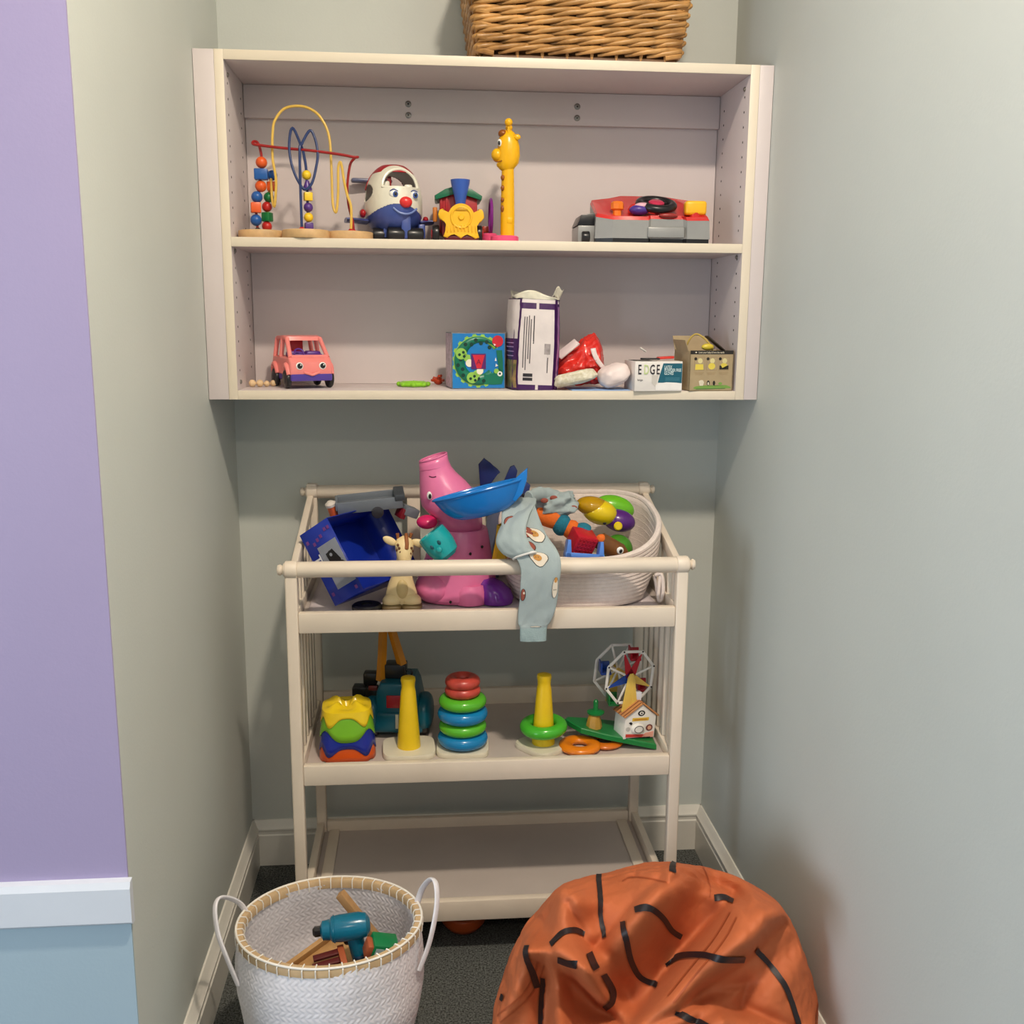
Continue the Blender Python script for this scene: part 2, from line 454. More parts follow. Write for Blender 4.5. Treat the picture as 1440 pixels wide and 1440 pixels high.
M_wy, M_wb, M_wr = pl('yellow_coated_wire', 226, 186, 84), pl('navy_coated_wire', 34, 54, 104), pl('red_coated_wire', 156, 26, 26)
wire([(361, 324, 0), (360, 290, 0), (366, 262, 0), (370, 232, 0), (369, 216, 2), (365, 204, 4), (360, 203, 0), (360, 207, -4), (372, 209, -6), (400, 212, -8), (440, 215, -10), (480, 219, -8), (500, 222, -6), (504, 221, -2), (499, 222, 3), (492, 232, 6), (487.5, 262, 8), (489, 286, 8), (494, 308, 10), (495.5, 324, 10)], M_wr)
wire([(492, 324, -2), (493, 290, -2), (488, 273, 0), (484, 255, 0), (481.5, 236, 0), (479, 228, 0), (476, 237, 0), (475, 270, 0), (471.7, 296, 0), (467, 283, 2), (466, 234, 6), (463.5, 192, 10), (453, 168, 12), (439, 156, 14), (422, 152, 14), (403, 156, 12), (391, 170, 8), (386.5, 186, 4), (385.6, 224, -2), (389.5, 255, -4), (386, 289, -2), (382, 278, 4), (381, 252, 10), (381, 243, 12), (376, 275, 14), (373, 300, 14), (372, 324, 14)], M_wy)
wire([(433, 324, -12), (433, 250, -12), (430, 222, -10), (426, 208, -8), (415, 185, -8), (410, 209, -10), (414, 238, -14), (424, 261, -18), (432, 268, -18), (441, 258, -16), (447, 235, -12), (449, 219, -10), (446, 200, -8), (439, 188, -8), (428, 207, -14), (425, 222, -18), (425, 324, -20)], M_wb)
def bead(u, v, kind, m, y=0, s=8):
    q = B(K)
    if kind == 's': q.ell((0, 0, 0), s, 20, 12)
    elif kind == 'c': q.box((0, 0, 0), (s * 2.3, s * 1.9, s * 1.85), 1.2)
    elif kind == 'q': q.box((0, 0, 0), (s * 1.75, s * 1.75, s * 1.75), 1.2)
    else: q.lathe([(0, -s), (s * .95, -s), (s, -s * .7), (s * .35, s), (0, s)], 20)
    q.build('bead', m, t, ((u - 428) * K, y * K, (335 - v) * K), (0, 0, random.uniform(-25, 25)))
for a in ((370, 231, 's', M_ora), (369, 247, 'c', M_blu), (368, 263, 's', M_ora), (362, 277.5, 's', M_blu), (360, 292, 'q', M_ora), (359.5, 309, 's', M_blu)): bead(*a, y=-2)
for a in ((382, 246, 's', M_blu), (381, 261, 'q', M_ora), (376, 276, 's', M_grn), (373, 289, 's', M_red), (373, 303, 'q', M_grn), (372, 316, 's', M_red)): bead(*a, y=14, s=7.2)
for a in ((433, 248, 's', M_yel), (433.5, 262, 'k', M_pur), (434, 277, 'q', M_yel), (434, 291.5, 's', M_pur), (434, 305, 's', M_yel), (434, 318, 'q', M_pur)): bead(*a, y=-12, s=6.6)
for x, y in ((-67, 0), (-56, 14), (-3, -20), (64, -2), (67, 10)): B(K).lathe([(0, 12), (4, 12), (4, 14), (2.2, 16), (0, 16)], 12, tr(x, y, 0)).build('wire_socket', M_red if x > -10 else M_dark, t)

# ------------------------------------------------------------------ toy aeroplane with a face
K = .00162
M_pw, M_pb, M_pr = pl('cream_white_plastic', 236, 232, 214, .28), pl('slate_blue_plastic', 66, 84, 152, .3), pl('deep_red_plastic', 170, 24, 34, .3)
t = thing('toy_airplane', 'white and blue toy aeroplane with a smiling face and red roof', 'toy', (.410, -.148, ZM + .0002), (0, 0, 10))
def body(u, v):
    a = 2 * PI * u; z = 12 + 94 * v; q = (z - 12) / 94
    w = 41 * (max(0, 1 - abs((q - .38) / .66) ** 2.6)) ** .5 if q > .38 else 41 * (max(0.02, 1 - ((.38 - q) / .42) ** 2.4)) ** .5
    d = w * 1.25
    return (w * math.cos(a), d * math.sin(a), z)
def cut(b, fn):
    b.f = [f for f in b.f if fn(sum((V(b.v[i]) for i in f), V()) / len(f))]; return b
def arch(p): # windscreen opening
    x, z = p.x - 4, p.z
    return p.y < 0 and ((z - 75) > -1 and (x / 25) ** 2 + ((z - 74) / 25) ** 2 < 1 and z > 73 + x * x * -.006)
def rear(p): return p.y > 0 and (p.x / 22) ** 2 + ((p.z - 80) / 18) ** 2 < 1
def sidew(p): return p.x < -18 and abs(p.y) < 48 and ((p.y + 6) / 22) ** 2 + ((p.z - 68) / 12) ** 2 < 1
up = B(K).grid(body, 160, 110, cu=True)
cut(up, lambda p: p.z > 50 - .010 * p.x * p.x and not arch(p) and not rear(p) and not sidew(p))
up.build('fuselage', M_pw, t, solid=.0025)
lo = B(K).grid(body, 160, 110, cu=True); cut(lo, lambda p: p.z <= 50.6 - .010 * p.x * p.x); lo.build('belly', M_pb, t, solid=.0025)
ro = B(K).grid(lambda u, v: tuple(V(body(u, .66 + .34 * v)) * 1.03 + V((0, 2, -2.5))), 120, 40, cu=True)
cut(ro, lambda p: (p.z > 95 or (p.z > 74 and p.y > 3)) and not rear(p)); ro.build('roof', M_pr, t, solid=.002)
ring = []
for i in range(33):
    a = PI * i / 32; x, z = 4 + 25 * math.cos(a), 74 + 25 * math.sin(a)
    q = (z - 12) / 94; w = 41 * (max(0, 1 - abs((q - .38) / .66) ** 2.6)) ** .5; ring.append((x, -1.25 * math.sqrt(max(0, w * w - x * x)), z))
ring += [(29 - i * 3.1, -1.25 * math.sqrt(max(0, 1480 - (29 - i * 3.1) ** 2)) + 1, 73 - 1.5 * math.sin(PI * i / 16)) for i in range(16)][::-1]
B(K).tube(ring, 2.2, 8, True).build('windscreen_rim', M_pw, t)
B(K).bx(-20, -8, -26, -14, 67, 84, 3).build('seat_back', M_pw, t); B(K).bx(12, 24, -26, -14, 67, 80, 3).build('seat_back', M_pw, t)
B(K).box((4, 2, 66), (52, 50, 3), 1).build('cabin_floor', M_pb, t)
B(K).ell((10, -50.5, 53), (9, 6.5, 7.6)).build('nose', pl('bright_red_plastic', 226, 52, 50, .25), t)
M_eye = pl('eye_white', 244, 244, 240, .2); M_iris = pl('blue_iris', 70, 100, 170, .2)
for x, sy in ((-6, -51), (23, -44.5)):
    e = B(K).ell((x, sy + 2, 64), (6.6, 2.8, 5.6), M=None).build('eye', M_eye, t)
    B(K).ell((x + 1.4, sy - .2, 63.2), (3.8, 1.3, 4.2), 14, 8).build('iris', M_iris, e); B(K).ell((x + 1.6, sy - 1, 63.4), (2.2, .9, 2.7), 10, 6).build('pupil', M_black, e)
    B(K).tube(spline([(x - 6, sy + 1, 67), (x - 1, sy - .5, 69.8), (x + 5, sy + .6, 67.6)], 5), .7, 6).build('eyelash', M_pb, e)
B(K).tube(spline([(-8, -50.5, 45), (0, -51.8, 39), (9, -52.2, 37), (18, -49.5, 39), (26, -44.8, 45)], 6), 1.5, 8).build('smile', pl('pale_slate_plastic', 110, 130, 186), t)
for s, x0, x1 in ((-1, -38, -68), (1, 36, 57)):
    w = B(K); w.loft([[(x, y0 + 20 * c, 29 + z0 + 3.4 * d) for c, d in ((-1, 0), (-.7, .8), (0, 1), (.7, .8), (1, 0), (.7, -.8), (0, -1), (-.7, -.8))] for x, y0, z0 in ((x0, 0, 0), ((x0 + x1) / 2, 2, 1.5), (x1 * .97, 4, 2), (x1, 6, 2.4))]); w.build('wing', M_pb, t)
B(K).ell((-45, -8, 40), (4.5, 8, 6)).build('wing_engine', M_pr, t); B(K).ell((45, -8, 34), (4, 7, 4.5)).build('wing_engine', M_pr, t)
B(K).box((-24, 52, 92), (60, 16, 6), 3).build('tail_wing', pl('grey_blue_plastic', 92, 98, 128), t); B(K).prism([(-3, 70), (3, 70), (3, 104), (-3, 104)], 36, 60, 1).build('tail_fin', M_pr, t)
B(K).bx(4, 18, -46, -30, 4, 36, 3).build('nose_strut', M_pb, t)
for x in (-22, -3, 24):
    y = -38 if x > -10 else -20
    w = B(K).cyl((x - 12, y, 10), (x + 12, y, 10), 10, n=28, bev=2.5).build('wheel', M_black, t)
for x in (-14, 36): B(K).bx(x - 5, x + 5, -30, -14, 6, 26, 2).build('leg_strut', M_pb, t)

# ------------------------------------------------------------------ toy train
K = .00160
t = thing('toy_train', 'red toy train engine with yellow front and blue funnel', 'toy', (.555, -.2, ZM + .0002))
M_ty, M_tb, M_trd, M_tg = pl('warm_yellow_plastic', 246, 190, 36), pl('funnel_blue_plastic', 58, 96, 186), pl('cherry_plastic', 178, 30, 36), pl('roof_green_plastic', 22, 110, 74)
B(K).bx(-24, 30, 10, 62, 14, 70, 2).build('cab', M_trd, t)
B(K).bx(-22, 28, -22, 12, 8, 40, 3).build('chassis', pl('maroon_plastic', 96, 16, 22), t)
B(K).cyl((4, -18, 32), (4, 14, 32), 19, n=30, bev=2).build('boiler', M_trd, t)
B(K).prism([(-31, 66), (-30, 61), (-27, 60), (3, 71), (33, 60), (36, 61), (37, 66), (22, 75), (10, 78.5), (-4, 78.5), (-16, 75)], 4, 66, 1).build('roof', M_tg, t)
for x in (-22, -14): B(K).bx(x - 1.5, x + 1.5, 8, 11, 40, 66, .5).build('cab_pillar', M_trd, t)
B(K).lathe([(0, 48), (7, 48), (7, 52), (8.5, 62), (13, 80), (13.8, 86), (12, 86), (10, 80), (0, 78)], 32, tr(5, -8, 0)).build('funnel', M_tb, t)
out = []
for i in range(25):
    a = PI * (i / 24) ; out.append((5.5 + 19 * math.cos(a), 32 + 20 * math.sin(a)))
out = [(37, 40), (38, 33), (33, 27), (29, 26)] [::-1] + [(35, 44), (30, 45)] + out[2:-2] + [(-20, 45), (-25, 43), (-27, 37), (-25, 31), (-18, 27), (-14, 24)]
out += [(-17, 14), (-20, 7), (-14, 5), (-9, 9), (-4, 12), (0, 8), (5, 4), (9, 8), (14, 12), (19, 8), (25, 4), (31, 6), (28, 15), (26, 22)]
B(K).prism(out, -28, -20, 1.6, 3).build('front_plate', M_ty, t)
B(K).torus((0, 0, 0), 14, 1.5, 32, 8, M=tr(5.5, -28.5, 33) @ rot(90)).build('front_ring', M_ty, t)
B(K).lathe([(0, 2), (3, 2), (4.5, 0), (0, 0)], 16, tr(5.5, -28.5, 33) @ rot(90)).build('front_button', M_ty, t)
B(K).bx(-2, 13, -29.5, -28, 42, 46, 1).build('name_plate', pl('ochre_plastic', 206, 150, 30), t)
for i in range(9): B(K).box((-14 + i * 5, -29, 19 - abs(i - 4) * .4), (1.6, 2, 9), .6).build('cowcatcher_rib', M_ty, t)
B(K).bx(-18, 30, -26, -14, 0.5, 9, 1.5).build('bumper', pl('maroon_plastic', 96, 16, 22), t)
for x in (-30, 31):
    for y in (-6, 22, 48):
        w = B(K).cyl((x - 5, y, 12.5), (x + 5, y, 12.5), 12, n=26, bev=2).build('wheel', M_black, t); B(K).lathe([(0, 0), (6, 0), (5, 1.5), (0, 2)], 16, tr(x + (5 if x > 0 else -5), y, 12.5) @ rot(0, 90 if x > 0 else -90, 0)).build('hub', M_trd, w)
B(K).cyl((-31, -10, 28), (-31, -10, 48), 3.2, n=14, bev=1).build('side_lamp', pl('amber_plastic', 196, 116, 40), t)
B(K).bx(26, 34, 54, 60, 20, 26, 1).build('coupling', pl('amber_plastic', 196, 116, 40), t)

# ------------------------------------------------------------------ giraffe stacking post
K = .00160
t = thing('giraffe_post', 'yellow plastic giraffe post standing on a pink round base', 'toy', (.663, -.23, ZM + .0002))
M_gy = pl('giraffe_yellow', 248, 186, 14, .25); M_gb = pl('giraffe_brown', 150, 84, 20); M_pk = pl('hot_pink_plastic', 238, 84, 130)
B(K).lathe([(0, 0), (19, 0), (20, 1), (20, 7.5), (18.5, 9), (0, 9)], 40).build('base', M_pk, t)
B(K).lathe([(0, 9), (10, 9), (10, 40), (9.3, 75), (8.4, 108), (0, 110)], 32, tr(4, 0, 0)).build('neck', M_gy, t)
hd = B(K).loft([[(cx + rx * math.cos(2 * PI * j / 28), ry * math.sin(2 * PI * j / 28), z) for j in range(28)] for cx, rx, ry, z in ((3, 8, 8, 98), (2, 11, 10.5, 101), (4, 15, 13, 108), (5, 16, 14, 118), (5, 15.5, 14, 130), (4.5, 13.5, 12.5, 140), (4, 10, 9.5, 148), (4, 5, 5, 152.5), (4, 1, 1, 153.5))]).build('head', M_gy, t)
B(K).ell((-11, 0, 119), (8.5, 9, 9)).build('muzzle', M_gy, hd); B(K).ell((-4, 0, 106), (8, 8, 5.5)).build('chin', M_gy, hd)
B(K).tube([(4, -8, 148), (4, -9, 158)], 2.2, 10).build('horn_stalk', M_gy, hd); B(K).ell((4, -9, 161), 5.6).build('horn_knob', M_gy, hd)
B(K).tube([(5, 8, 148), (6, 9, 155)], 2.2, 10).build('horn_stalk', M_gy, hd); B(K).ell((6, 9, 157), 5).build('horn_knob', M_gy, hd)
B(K).ell((-3.6, -3, 147), (6.5, 7, 5.5)).build('forelock', M_gb, hd)
B(K).ell((16, -9, 142), (5, 2.5, 4), M=None).build('ear', M_gy, hd)
e = B(K).ell((-8.4, -8.6, 134), (3, 2.4, 5), M=None).build('eye', M_eye, hd); B(K).ell((-9.2, -10.4, 133.4), (1.8, 1.2, 3.2), 12, 8).build('pupil', M_black, e)
B(K).tube(spline([(-16, -6, 111), (-12, -9, 108.5), (-5, -10.5, 110)], 5), .8, 6).build('mouth_line', M_gb, hd)
for z, w in ((46, 5), (58, 3.4), (74, 4), (88, 4)):
    B(K).ell((4 - 7.6, -5.6, z), (3, 3.4, w), 14, 8).build('spot', M_gb, t)
B(K).box((6, -9.6, 30), (6.5, 1.6, 8), .5).build('button', M_gy, t)
q = thing('pink_ring', 'small pink ring with a purple hoop beside the giraffe post', 'toy', (.632, -.175, ZM + .0002))
B(K).lathe([(0, 0), (10.5, 0), (11.5, 2), (11.5, 13), (10, 15), (0, 15)], 32).build('base', M_pk, q)
B(K).torus((0, 0, 0), 24, 2.4, 40, 10, M=tr(2, 4, 39) @ rot(0, 90, 0) @ rot(0, 0, 0)).build('hoop', pl('purple_plastic', 128, 38, 138), q)
B(K).box((-5, 16, 22), (10, 6, 10), 2).build('cog', pl('dull_red_plastic', 170, 60, 40), q)

# ------------------------------------------------------------------ driving dashboard toy
K = .00165
t = thing('toy_dashboard', 'red and grey toy driving dashboard with black steering wheel', 'toy', (.980, -.2, ZM + .0002))
M_gr = pl('grey_plastic', 150, 150, 148); M_dr = pl('dash_red_plastic', 206, 44, 40, .22)
def plan(z, f):
    P = [(-70, -40), (-48, -52), (2, -52), (6, -46), (52, -46), (56, -52), (88, -50), (88, 26), (60, 36), (-40, 36), (-68, 24)]
    return [(x * f, y * f + 0 * z, z) for x, y in P]
def top(x, y): return 30 + (y + 52) * .37
B(K).loft([[(x * 1.0, y, z) for x, y, z in plan(6, 1)], [(x * .985, y * .985, top(x, y)) for x, y, z in plan(0, 1)]]).build('housing', M_gr, t, sharp=20)
B(K).loft([[(x, y, z) for x, y, z in plan(0.4, .985)], [(x, y, 6.2) for x, y, z in plan(0, .985)]]).build('black_foot', M_black, t, sharp=20)
B(K).loft([[(x * .985, y * .985, top(x, y) + .1) for x, y, z in plan(0, 1)], [(x * .96, y * .95, top(x, y) + 5) for x, y, z in plan(0, 1)], [(x * .6, y * .6, top(x, y) + 7) for x, y, z in plan(0, 1)]]).build('top_panel', M_dr, t, sharp=40)
B(K).bx(0, 51, -56, -40, 7, 21, 2).build('front_step', M_gr, t)
B(K).bx(-92, -66, -30, 28, 1, 24, 2).build('side_block', M_gr, t); B(K).prism([(-93, 24.2), (-66, 24.2), (-66, 40), (-70, 41), (-87, 38)], -28, 26, 1).build('side_cover', M_black, t)
B(K).cyl((-87, -33, 8), (-76, -33, 8), 8, n=20, bev=2).build('side_roller', M_black, t)
sw = B(K); Ms = tr(18, -22, 54) @ rot(22, 0, 4); sw.torus((0, 0, 0), 23, 6, 44, 14, M=Ms, fz=.9); sw.build('steering_wheel', M_black, t)
B(K).lathe([(0, -12), (5, -12), (6, -2), (11, 0), (11, 3), (8, 5), (0, 5)], 28, Ms).build('wheel_hub', pl('magenta_plastic', 196, 50, 84), t)
for a in (20, 160, 270): B(K).box((14, 0, 0), (18, 7, 4), 1.5, M=Ms @ rot(0, 0, a)).build('wheel_spoke', M_black, t)
B(K).bx(55, 85, -42, -26, 39, 58, 4, 3).build('gear_lever', pl('lever_yellow_plastic', 246, 186, 34), t)
B(K).cyl((70, -34, 34), (70, -34, 42), 8, n=18).build('lever_neck', M_dr, t)
B(K).lathe([(0, 34), (6, 34), (6, 44), (9, 46), (9, 54), (7, 56), (0, 56)], 8, tr(-38, -30, 0)).build('ignition_knob', pl('orange_plastic', 240, 126, 28), t)
g = B(K).ell((-8, -34, 45), (14, 10, 7), M=None).build('car_button', pl('violet_plastic', 76, 52, 140), t); B(K).ell((-4, -34, 50), (11, 8, 5)).build('button_top', pl('pale_pink_plastic', 226, 176, 190), g)
B(K).ell((-10, -14, 46), (10, 8, 10)).build('dial_bump', M_dr, t)
B(K).ell((30, -46, 37), (13, 4, 3.5)).build('horn_pad', pl('brown_red_plastic', 150, 44, 40), t)
# ------------------------------------------------------------------ lower shelf: pink toy van
t = thing('toy_van', 'pink toy van with purple bumper and big eyes', 'toy', (.192, -.175, ZB + .0002), (0, 0, 24))
M_vp, M_vu = pl('salmon_pink_plastic', 244, 140, 134, .3), pl('van_purple_plastic', 84, 64, 160, .3)
M_seat = pl('seat_purple', 92, 46, 140)
prof = [(-.072, .030), (-.074, .044), (-.072, .060), (-.062, .070), (-.058, .072), (.066, .072), (.072, .060), (.072, .030)]
def xprism(b, out, x0, x1, bev=0.0):   # outline in (y,z) extruded along x
    return b.prism([(y, z) for y, z in out], -x1, -x0, bev, 3, M=rot(0, 0, 90))
q = B(); xprism(q, prof, -.050, .050, .006); q.build('lower_body', M_vp, t)
q = B(); xprism(q, [(-.073, .018), (-.0755, .024), (-.0755, .0335), (.072, .0335), (.072, .018)], -.049, .049, .004); q.build('bumper', M_vu, t)
q = B(); xprism(q, [(-.022, .108), (-.018, .117), (.0, .120), (.060, .118), (.066, .112), (.066, .107)], -.043, .043, .005); q.build('roof', M_vp, t)
for s in (-1, 1):
    B().tube([(s * .044, -.057, .070), (s * .039, -.018, .113)], .0052, 10).build('windscreen_pillar', M_vp, t)
    for y, y2 in ((.012, .013), (.060, .058)):
        B().tube([(s * .045, y, .070), (s * .039, y2, .113)], .0055, 10).build('window_pillar', M_vp, t)
    B().tube(spline([(s * .050, -.064, .032), (s * .0515, -.058, .047), (s * .052, -.046, .054), (s * .0515, -.034, .047), (s * .050, -.028, .032)], 5), .006, 10).build('wheel_arch', M_vp, t)
    B().tube(spline([(s * .050, .026, .032), (s * .0515, .032, .047), (s * .052, .044, .054), (s * .0515, .056, .047), (s * .050, .062, .032)], 5), .006, 10).build('wheel_arch', M_vp, t)
    for y in (-.046, .044):
        w = B().cyl((s * .044, y, .0215), (s * .0565, y, .0215), .0212, n=30, bev=.004).build('wheel', M_black, t)
        B().lathe([(0, 0), (.012, 0), (.010, .0015), (.004, .002), (0, .002)], 20, tr(s * .0566, y, .0215) @ rot(0, 90 * s, 0)).build('hubcap', pl('dark_grey_plastic', 50, 48, 54), w)
B().tube([(-.043, -.058, .0715), (.043, -.058, .0715)], .005, 10).build('windscreen_sill', M_vp, t)
q = B()
for x in (-.021, .021): q.bx(x - .018, x + .018, -.03, .0, .066, .084, .006)
q.bx(-.038, .038, -.045, -.034, .068, .078, .004); q.build('front_seat', M_seat, t)
B().bx(-.012, .020, .05, .056, .072, .108, .002).build('rear_panel', pl('van_rear_red', 200, 44, 56), t)
B().torus((0, 0, 0), .011, .002, 24, 8, M=tr(-.02, -.047, .080) @ rot(60)).build('steering_wheel', M_seat, t)
for x in (-.028, .026):
    e = B().lathe([(0, .0022), (.006, .002), (.0078, .001), (.0085, 0), (0, 0)], 24, tr(x, -.0735, .052) @ rot(86)).build('eye', M_eye, t)
    B().lathe([(0, .0012), (.005, .001), (.0062, 0), (0, 0)], 20, tr(x, -.0755, .052) @ rot(86)).build('pupil', M_black, e)
    B().ell((x + .002, -.0768, .0543), (.0016, .0008, .0016), 10, 6).build('eye_glint', M_eye, e)
B().tube(spline([(-.018, -.0745, .037), (-.008, -.077, .0345), (0, -.0775, .032), (.008, -.077, .0345), (.018, -.0745, .037)], 5), .0030, 10).build('lip', M_vp, t)

# wooden bead string
t = thing('wooden_beads', 'short string of pale wooden beads behind the pink toy van', 'beads', (.066, -.13, ZB + .0002))
M_pale_wood = mat('pale_wood', srgb(226, 196, 152), .5, var=.1, scale=60)
bp = [(.012, -.055, .0085), (.029, -.052, .0085), (.0435, -.044, .007), (.057, -.034, .0075), (.067, -.022, .007)]
for x, y, r in bp: B().ell((x, y, r), r, 18, 12).build('bead', M_pale_wood, t)
B().tube(spline([(x, y, r) for x, y, r in bp], 5), .0012, 6).build('cord', M_pale_wood, t)

t = B().torus((0, 0, .006), .029, .0062, 44, 12, fz=.9)
for a in range(8): t.ell((.034 * math.cos(a * PI / 4), .034 * math.sin(a * PI / 4), .006), (.007, .007, .0058), 14, 8)
tag(t.build('teething_ring', pl('lime_plastic', 140, 206, 44, .25), None, (.452, -.155, ZB + .0002)), 'flat lime green teething ring lying on the lower shelf board', 'toy')
t = thing('star_rattle', 'small translucent orange red spiky toy beside the lime ring', 'toy', (.512, -.10, ZB + .0002))
M_tor = pl('orange_red_plastic', 214, 74, 34, .25, trans=.3)
B().ell((0, 0, .0105), (.012, .010, .010), 18, 10).build('core', M_tor, t)
for k in range(7):
    a = k * 2 * PI / 7 + .3; d = V((math.cos(a), .7 * math.sin(a), .55 if k % 2 else .05)).normalized()
    B().tube([V((0, 0, .011)), V((0, 0, .011)) + d * (.020 if k % 3 else .015)], [.006, .003], 8).build('spike', M_tor, t)

# ------------------------------------------------------------------ crocodile picture box
BWD, BHT, BDP = .126, .129, .095
t = thing('picture_box', 'bright blue square box printed with a curled green spotted crocodile', 'box', (.598, -.238 + BDP / 2, ZB + .0002), (0, 0, 7))
B().bx(-BWD / 2, BWD / 2, -BDP / 2, BDP / 2, 0, BHT, .0012).build('box_body', mat('grey_board', srgb(120, 124, 128), .5, var=.3, scale=90), t)
M_cb = mat('print_blue', srgb(24, 126, 200), .35, var=.05); M_cg = mat('print_green', srgb(12, 116, 88), .35, var=.05); M_cl = mat('print_lime', srgb(150, 200, 84), .35, var=.05); M_cs = mat('print_dark_green', srgb(10, 58, 44), .35)
YP = -BDP / 2
def flat(name, pts, layer, m, th=.0003, par=None):
    return B().prism(pts, YP - .0003 * layer - th, YP - .0003 * layer + .0002).build(name, m, par or t, sharp=20)
def circ(cx, cz, r, n=20, ry=None): return [(cx + r * math.cos(2 * PI * i / n), cz + (ry or r) * math.sin(2 * PI * i / n)) for i in range(n)]
fr = flat('front_print', [(-.061, .002), (.061, .002), (.061, .127), (-.061, .127)], 0, M_cb)
side = B().bx(-BWD / 2 - .0004, -BWD / 2 + .0002, YP + .003, BDP / 2 - .003, .002, BHT - .002); side.build('side_print', mat('side_print_pink_grey', srgb(190, 170, 190), .4, var=.4, scale=120), t)
def pxy(x, y): return ((x - 425) / 460 * .126, (885 - y) / 470 * .129)
cx, cz = pxy(420, 650)
def band(r0, r1, a0, a1, n=40):
    o = [(cx + r0 * math.cos(a0 + (a1 - a0) * i / n), cz + r0 * math.sin(a0 + (a1 - a0) * i / n)) for i in range(n + 1)]
    return o + [(cx + r1(i / n) * math.cos(a0 + (a1 - a0) * i / n), cz + r1(i / n) * math.sin(a0 + (a1 - a0) * i / n)) for i in range(n, -1, -1)]
A0, A1 = math.radians(35), math.radians(322)
spk = B()
for i in range(15):
    a = A0 + (A1 - A0) * (i + .3) / 15; r = .0565
    c = V((cx + r * math.cos(a), 0, cz + r * math.sin(a))); tn = V((-math.sin(a), 0, math.cos(a))); rd = V((math.cos(a), 0, math.sin(a)))
    p = [c - tn * .008 - rd * .004, c + tn * .008 - rd * .004, c + tn * .004 + rd * .005, c - tn * .003 + rd * .0055]
    flat('back_spike', [(min(.0605, max(-.0605, v.x)), min(.1265, max(.0025, v.z))) for v in p], 1, M_cl, par=t)
def strip(name, r1, r0, a0, a1, layer, m):
    y = YP - .0003 * layer - .0003
    B().grid(lambda u, v: (cx + (r0(u) + (r1 - r0(u)) * v) * math.cos(a0 + (a1 - a0) * u), y, cz + (r0(u) + (r1 - r0(u)) * v) * math.sin(a0 + (a1 - a0) * u)), 60, 2).build(name, m, t, solid=.0003)
strip('crocodile_outline', .0575, lambda q: .045, A0, A1, 2, M_cl)
strip('crocodile_body', .0558, lambda q: .0535 - .0215 * min(1, .1 + q * 2.4), A0 + .02, A1 - .02, 3, M_cg)
flat('crocodile_head', [pxy(*p) for p in ((470, 760), (540, 770), (560, 730), (600, 715), (632, 735), (640, 790), (625, 845), (560, 850), (470, 845))], 4, M_cg)
flat('crocodile_snout', [pxy(*p) for p in ((575, 560), (625, 560), (632, 640), (636, 740), (600, 740), (590, 650))], 4, M_cg)
for i in range(16):
    a = A0 + .25 + (A1 - A0 - .6) * i / 16; r = (.048 if i % 2 else .041)
    flat('spot', circ(cx + r * math.cos(a), cz + r * math.sin(a), .0045, 12), 4.2, M_cs)
for x, y, s in ((275, 590, 1), (370, 790, 1)):
    flat('paw', circ(*pxy(x, y), .013, 22), 5, M_cl)
    for dx, dy in ((-15, 8), (18, -12), (25, 22)): flat('paw_spot', circ(*pxy(x + dx, y + dy), .0034, 10), 6, M_cs)
flat('forearm', [pxy(*p) for p in ((300, 590), (350, 600), (365, 690), (335, 690), (300, 640))], 5, M_cl)
flat('forearm', [pxy(*p) for p in ((380, 740), (430, 710), (470, 715), (460, 750), (420, 790))], 5, M_cl)
flat('hand', circ(*pxy(345, 668), .009, 14), 6, mat('print_cream', srgb(244, 236, 214), .4)); flat('hand', circ(*pxy(435, 735), .008, 14), 6, MATS['print_cream'])
flat('purple_square', [pxy(*p) for p in ((360, 590), (486, 590), (486, 718), (360, 718))], 6.4, mat('print_purple', srgb(92, 30, 104), .4))
flat('red_wedge', [pxy(*p) for p in ((372, 600), (476, 600), (445, 712), (408, 712))], 7.4, mat('print_red', srgb(214, 34, 54), .4))
text('letter', 'A', .017, mat('print_maroon', srgb(128, 18, 60), .4), t, tr(pxy(403, 680)[0], YP - .0029, pxy(403, 678)[1]) @ FRONT)
flat('red_fruit', circ(*pxy(587, 485), .013, 24), 6, MATS['print_red'])
flat('eye_patch', circ(*pxy(577, 735), .0058, 16), 6, M_cl); flat('eye', circ(*pxy(607, 758), .006, 18), 6, mat('print_white', srgb(244, 244, 240), .4)); flat('pupil', circ(*pxy(607, 757), .0026, 12), 7, M_cs)
for p in (((570, 620), (578, 650), (562, 650)), ((572, 672), (592, 690), (568, 700)), ((550, 505), (572, 512), (560, 525))): flat('tooth', [pxy(*a) for a in p], 6.2, MATS['print_white'])

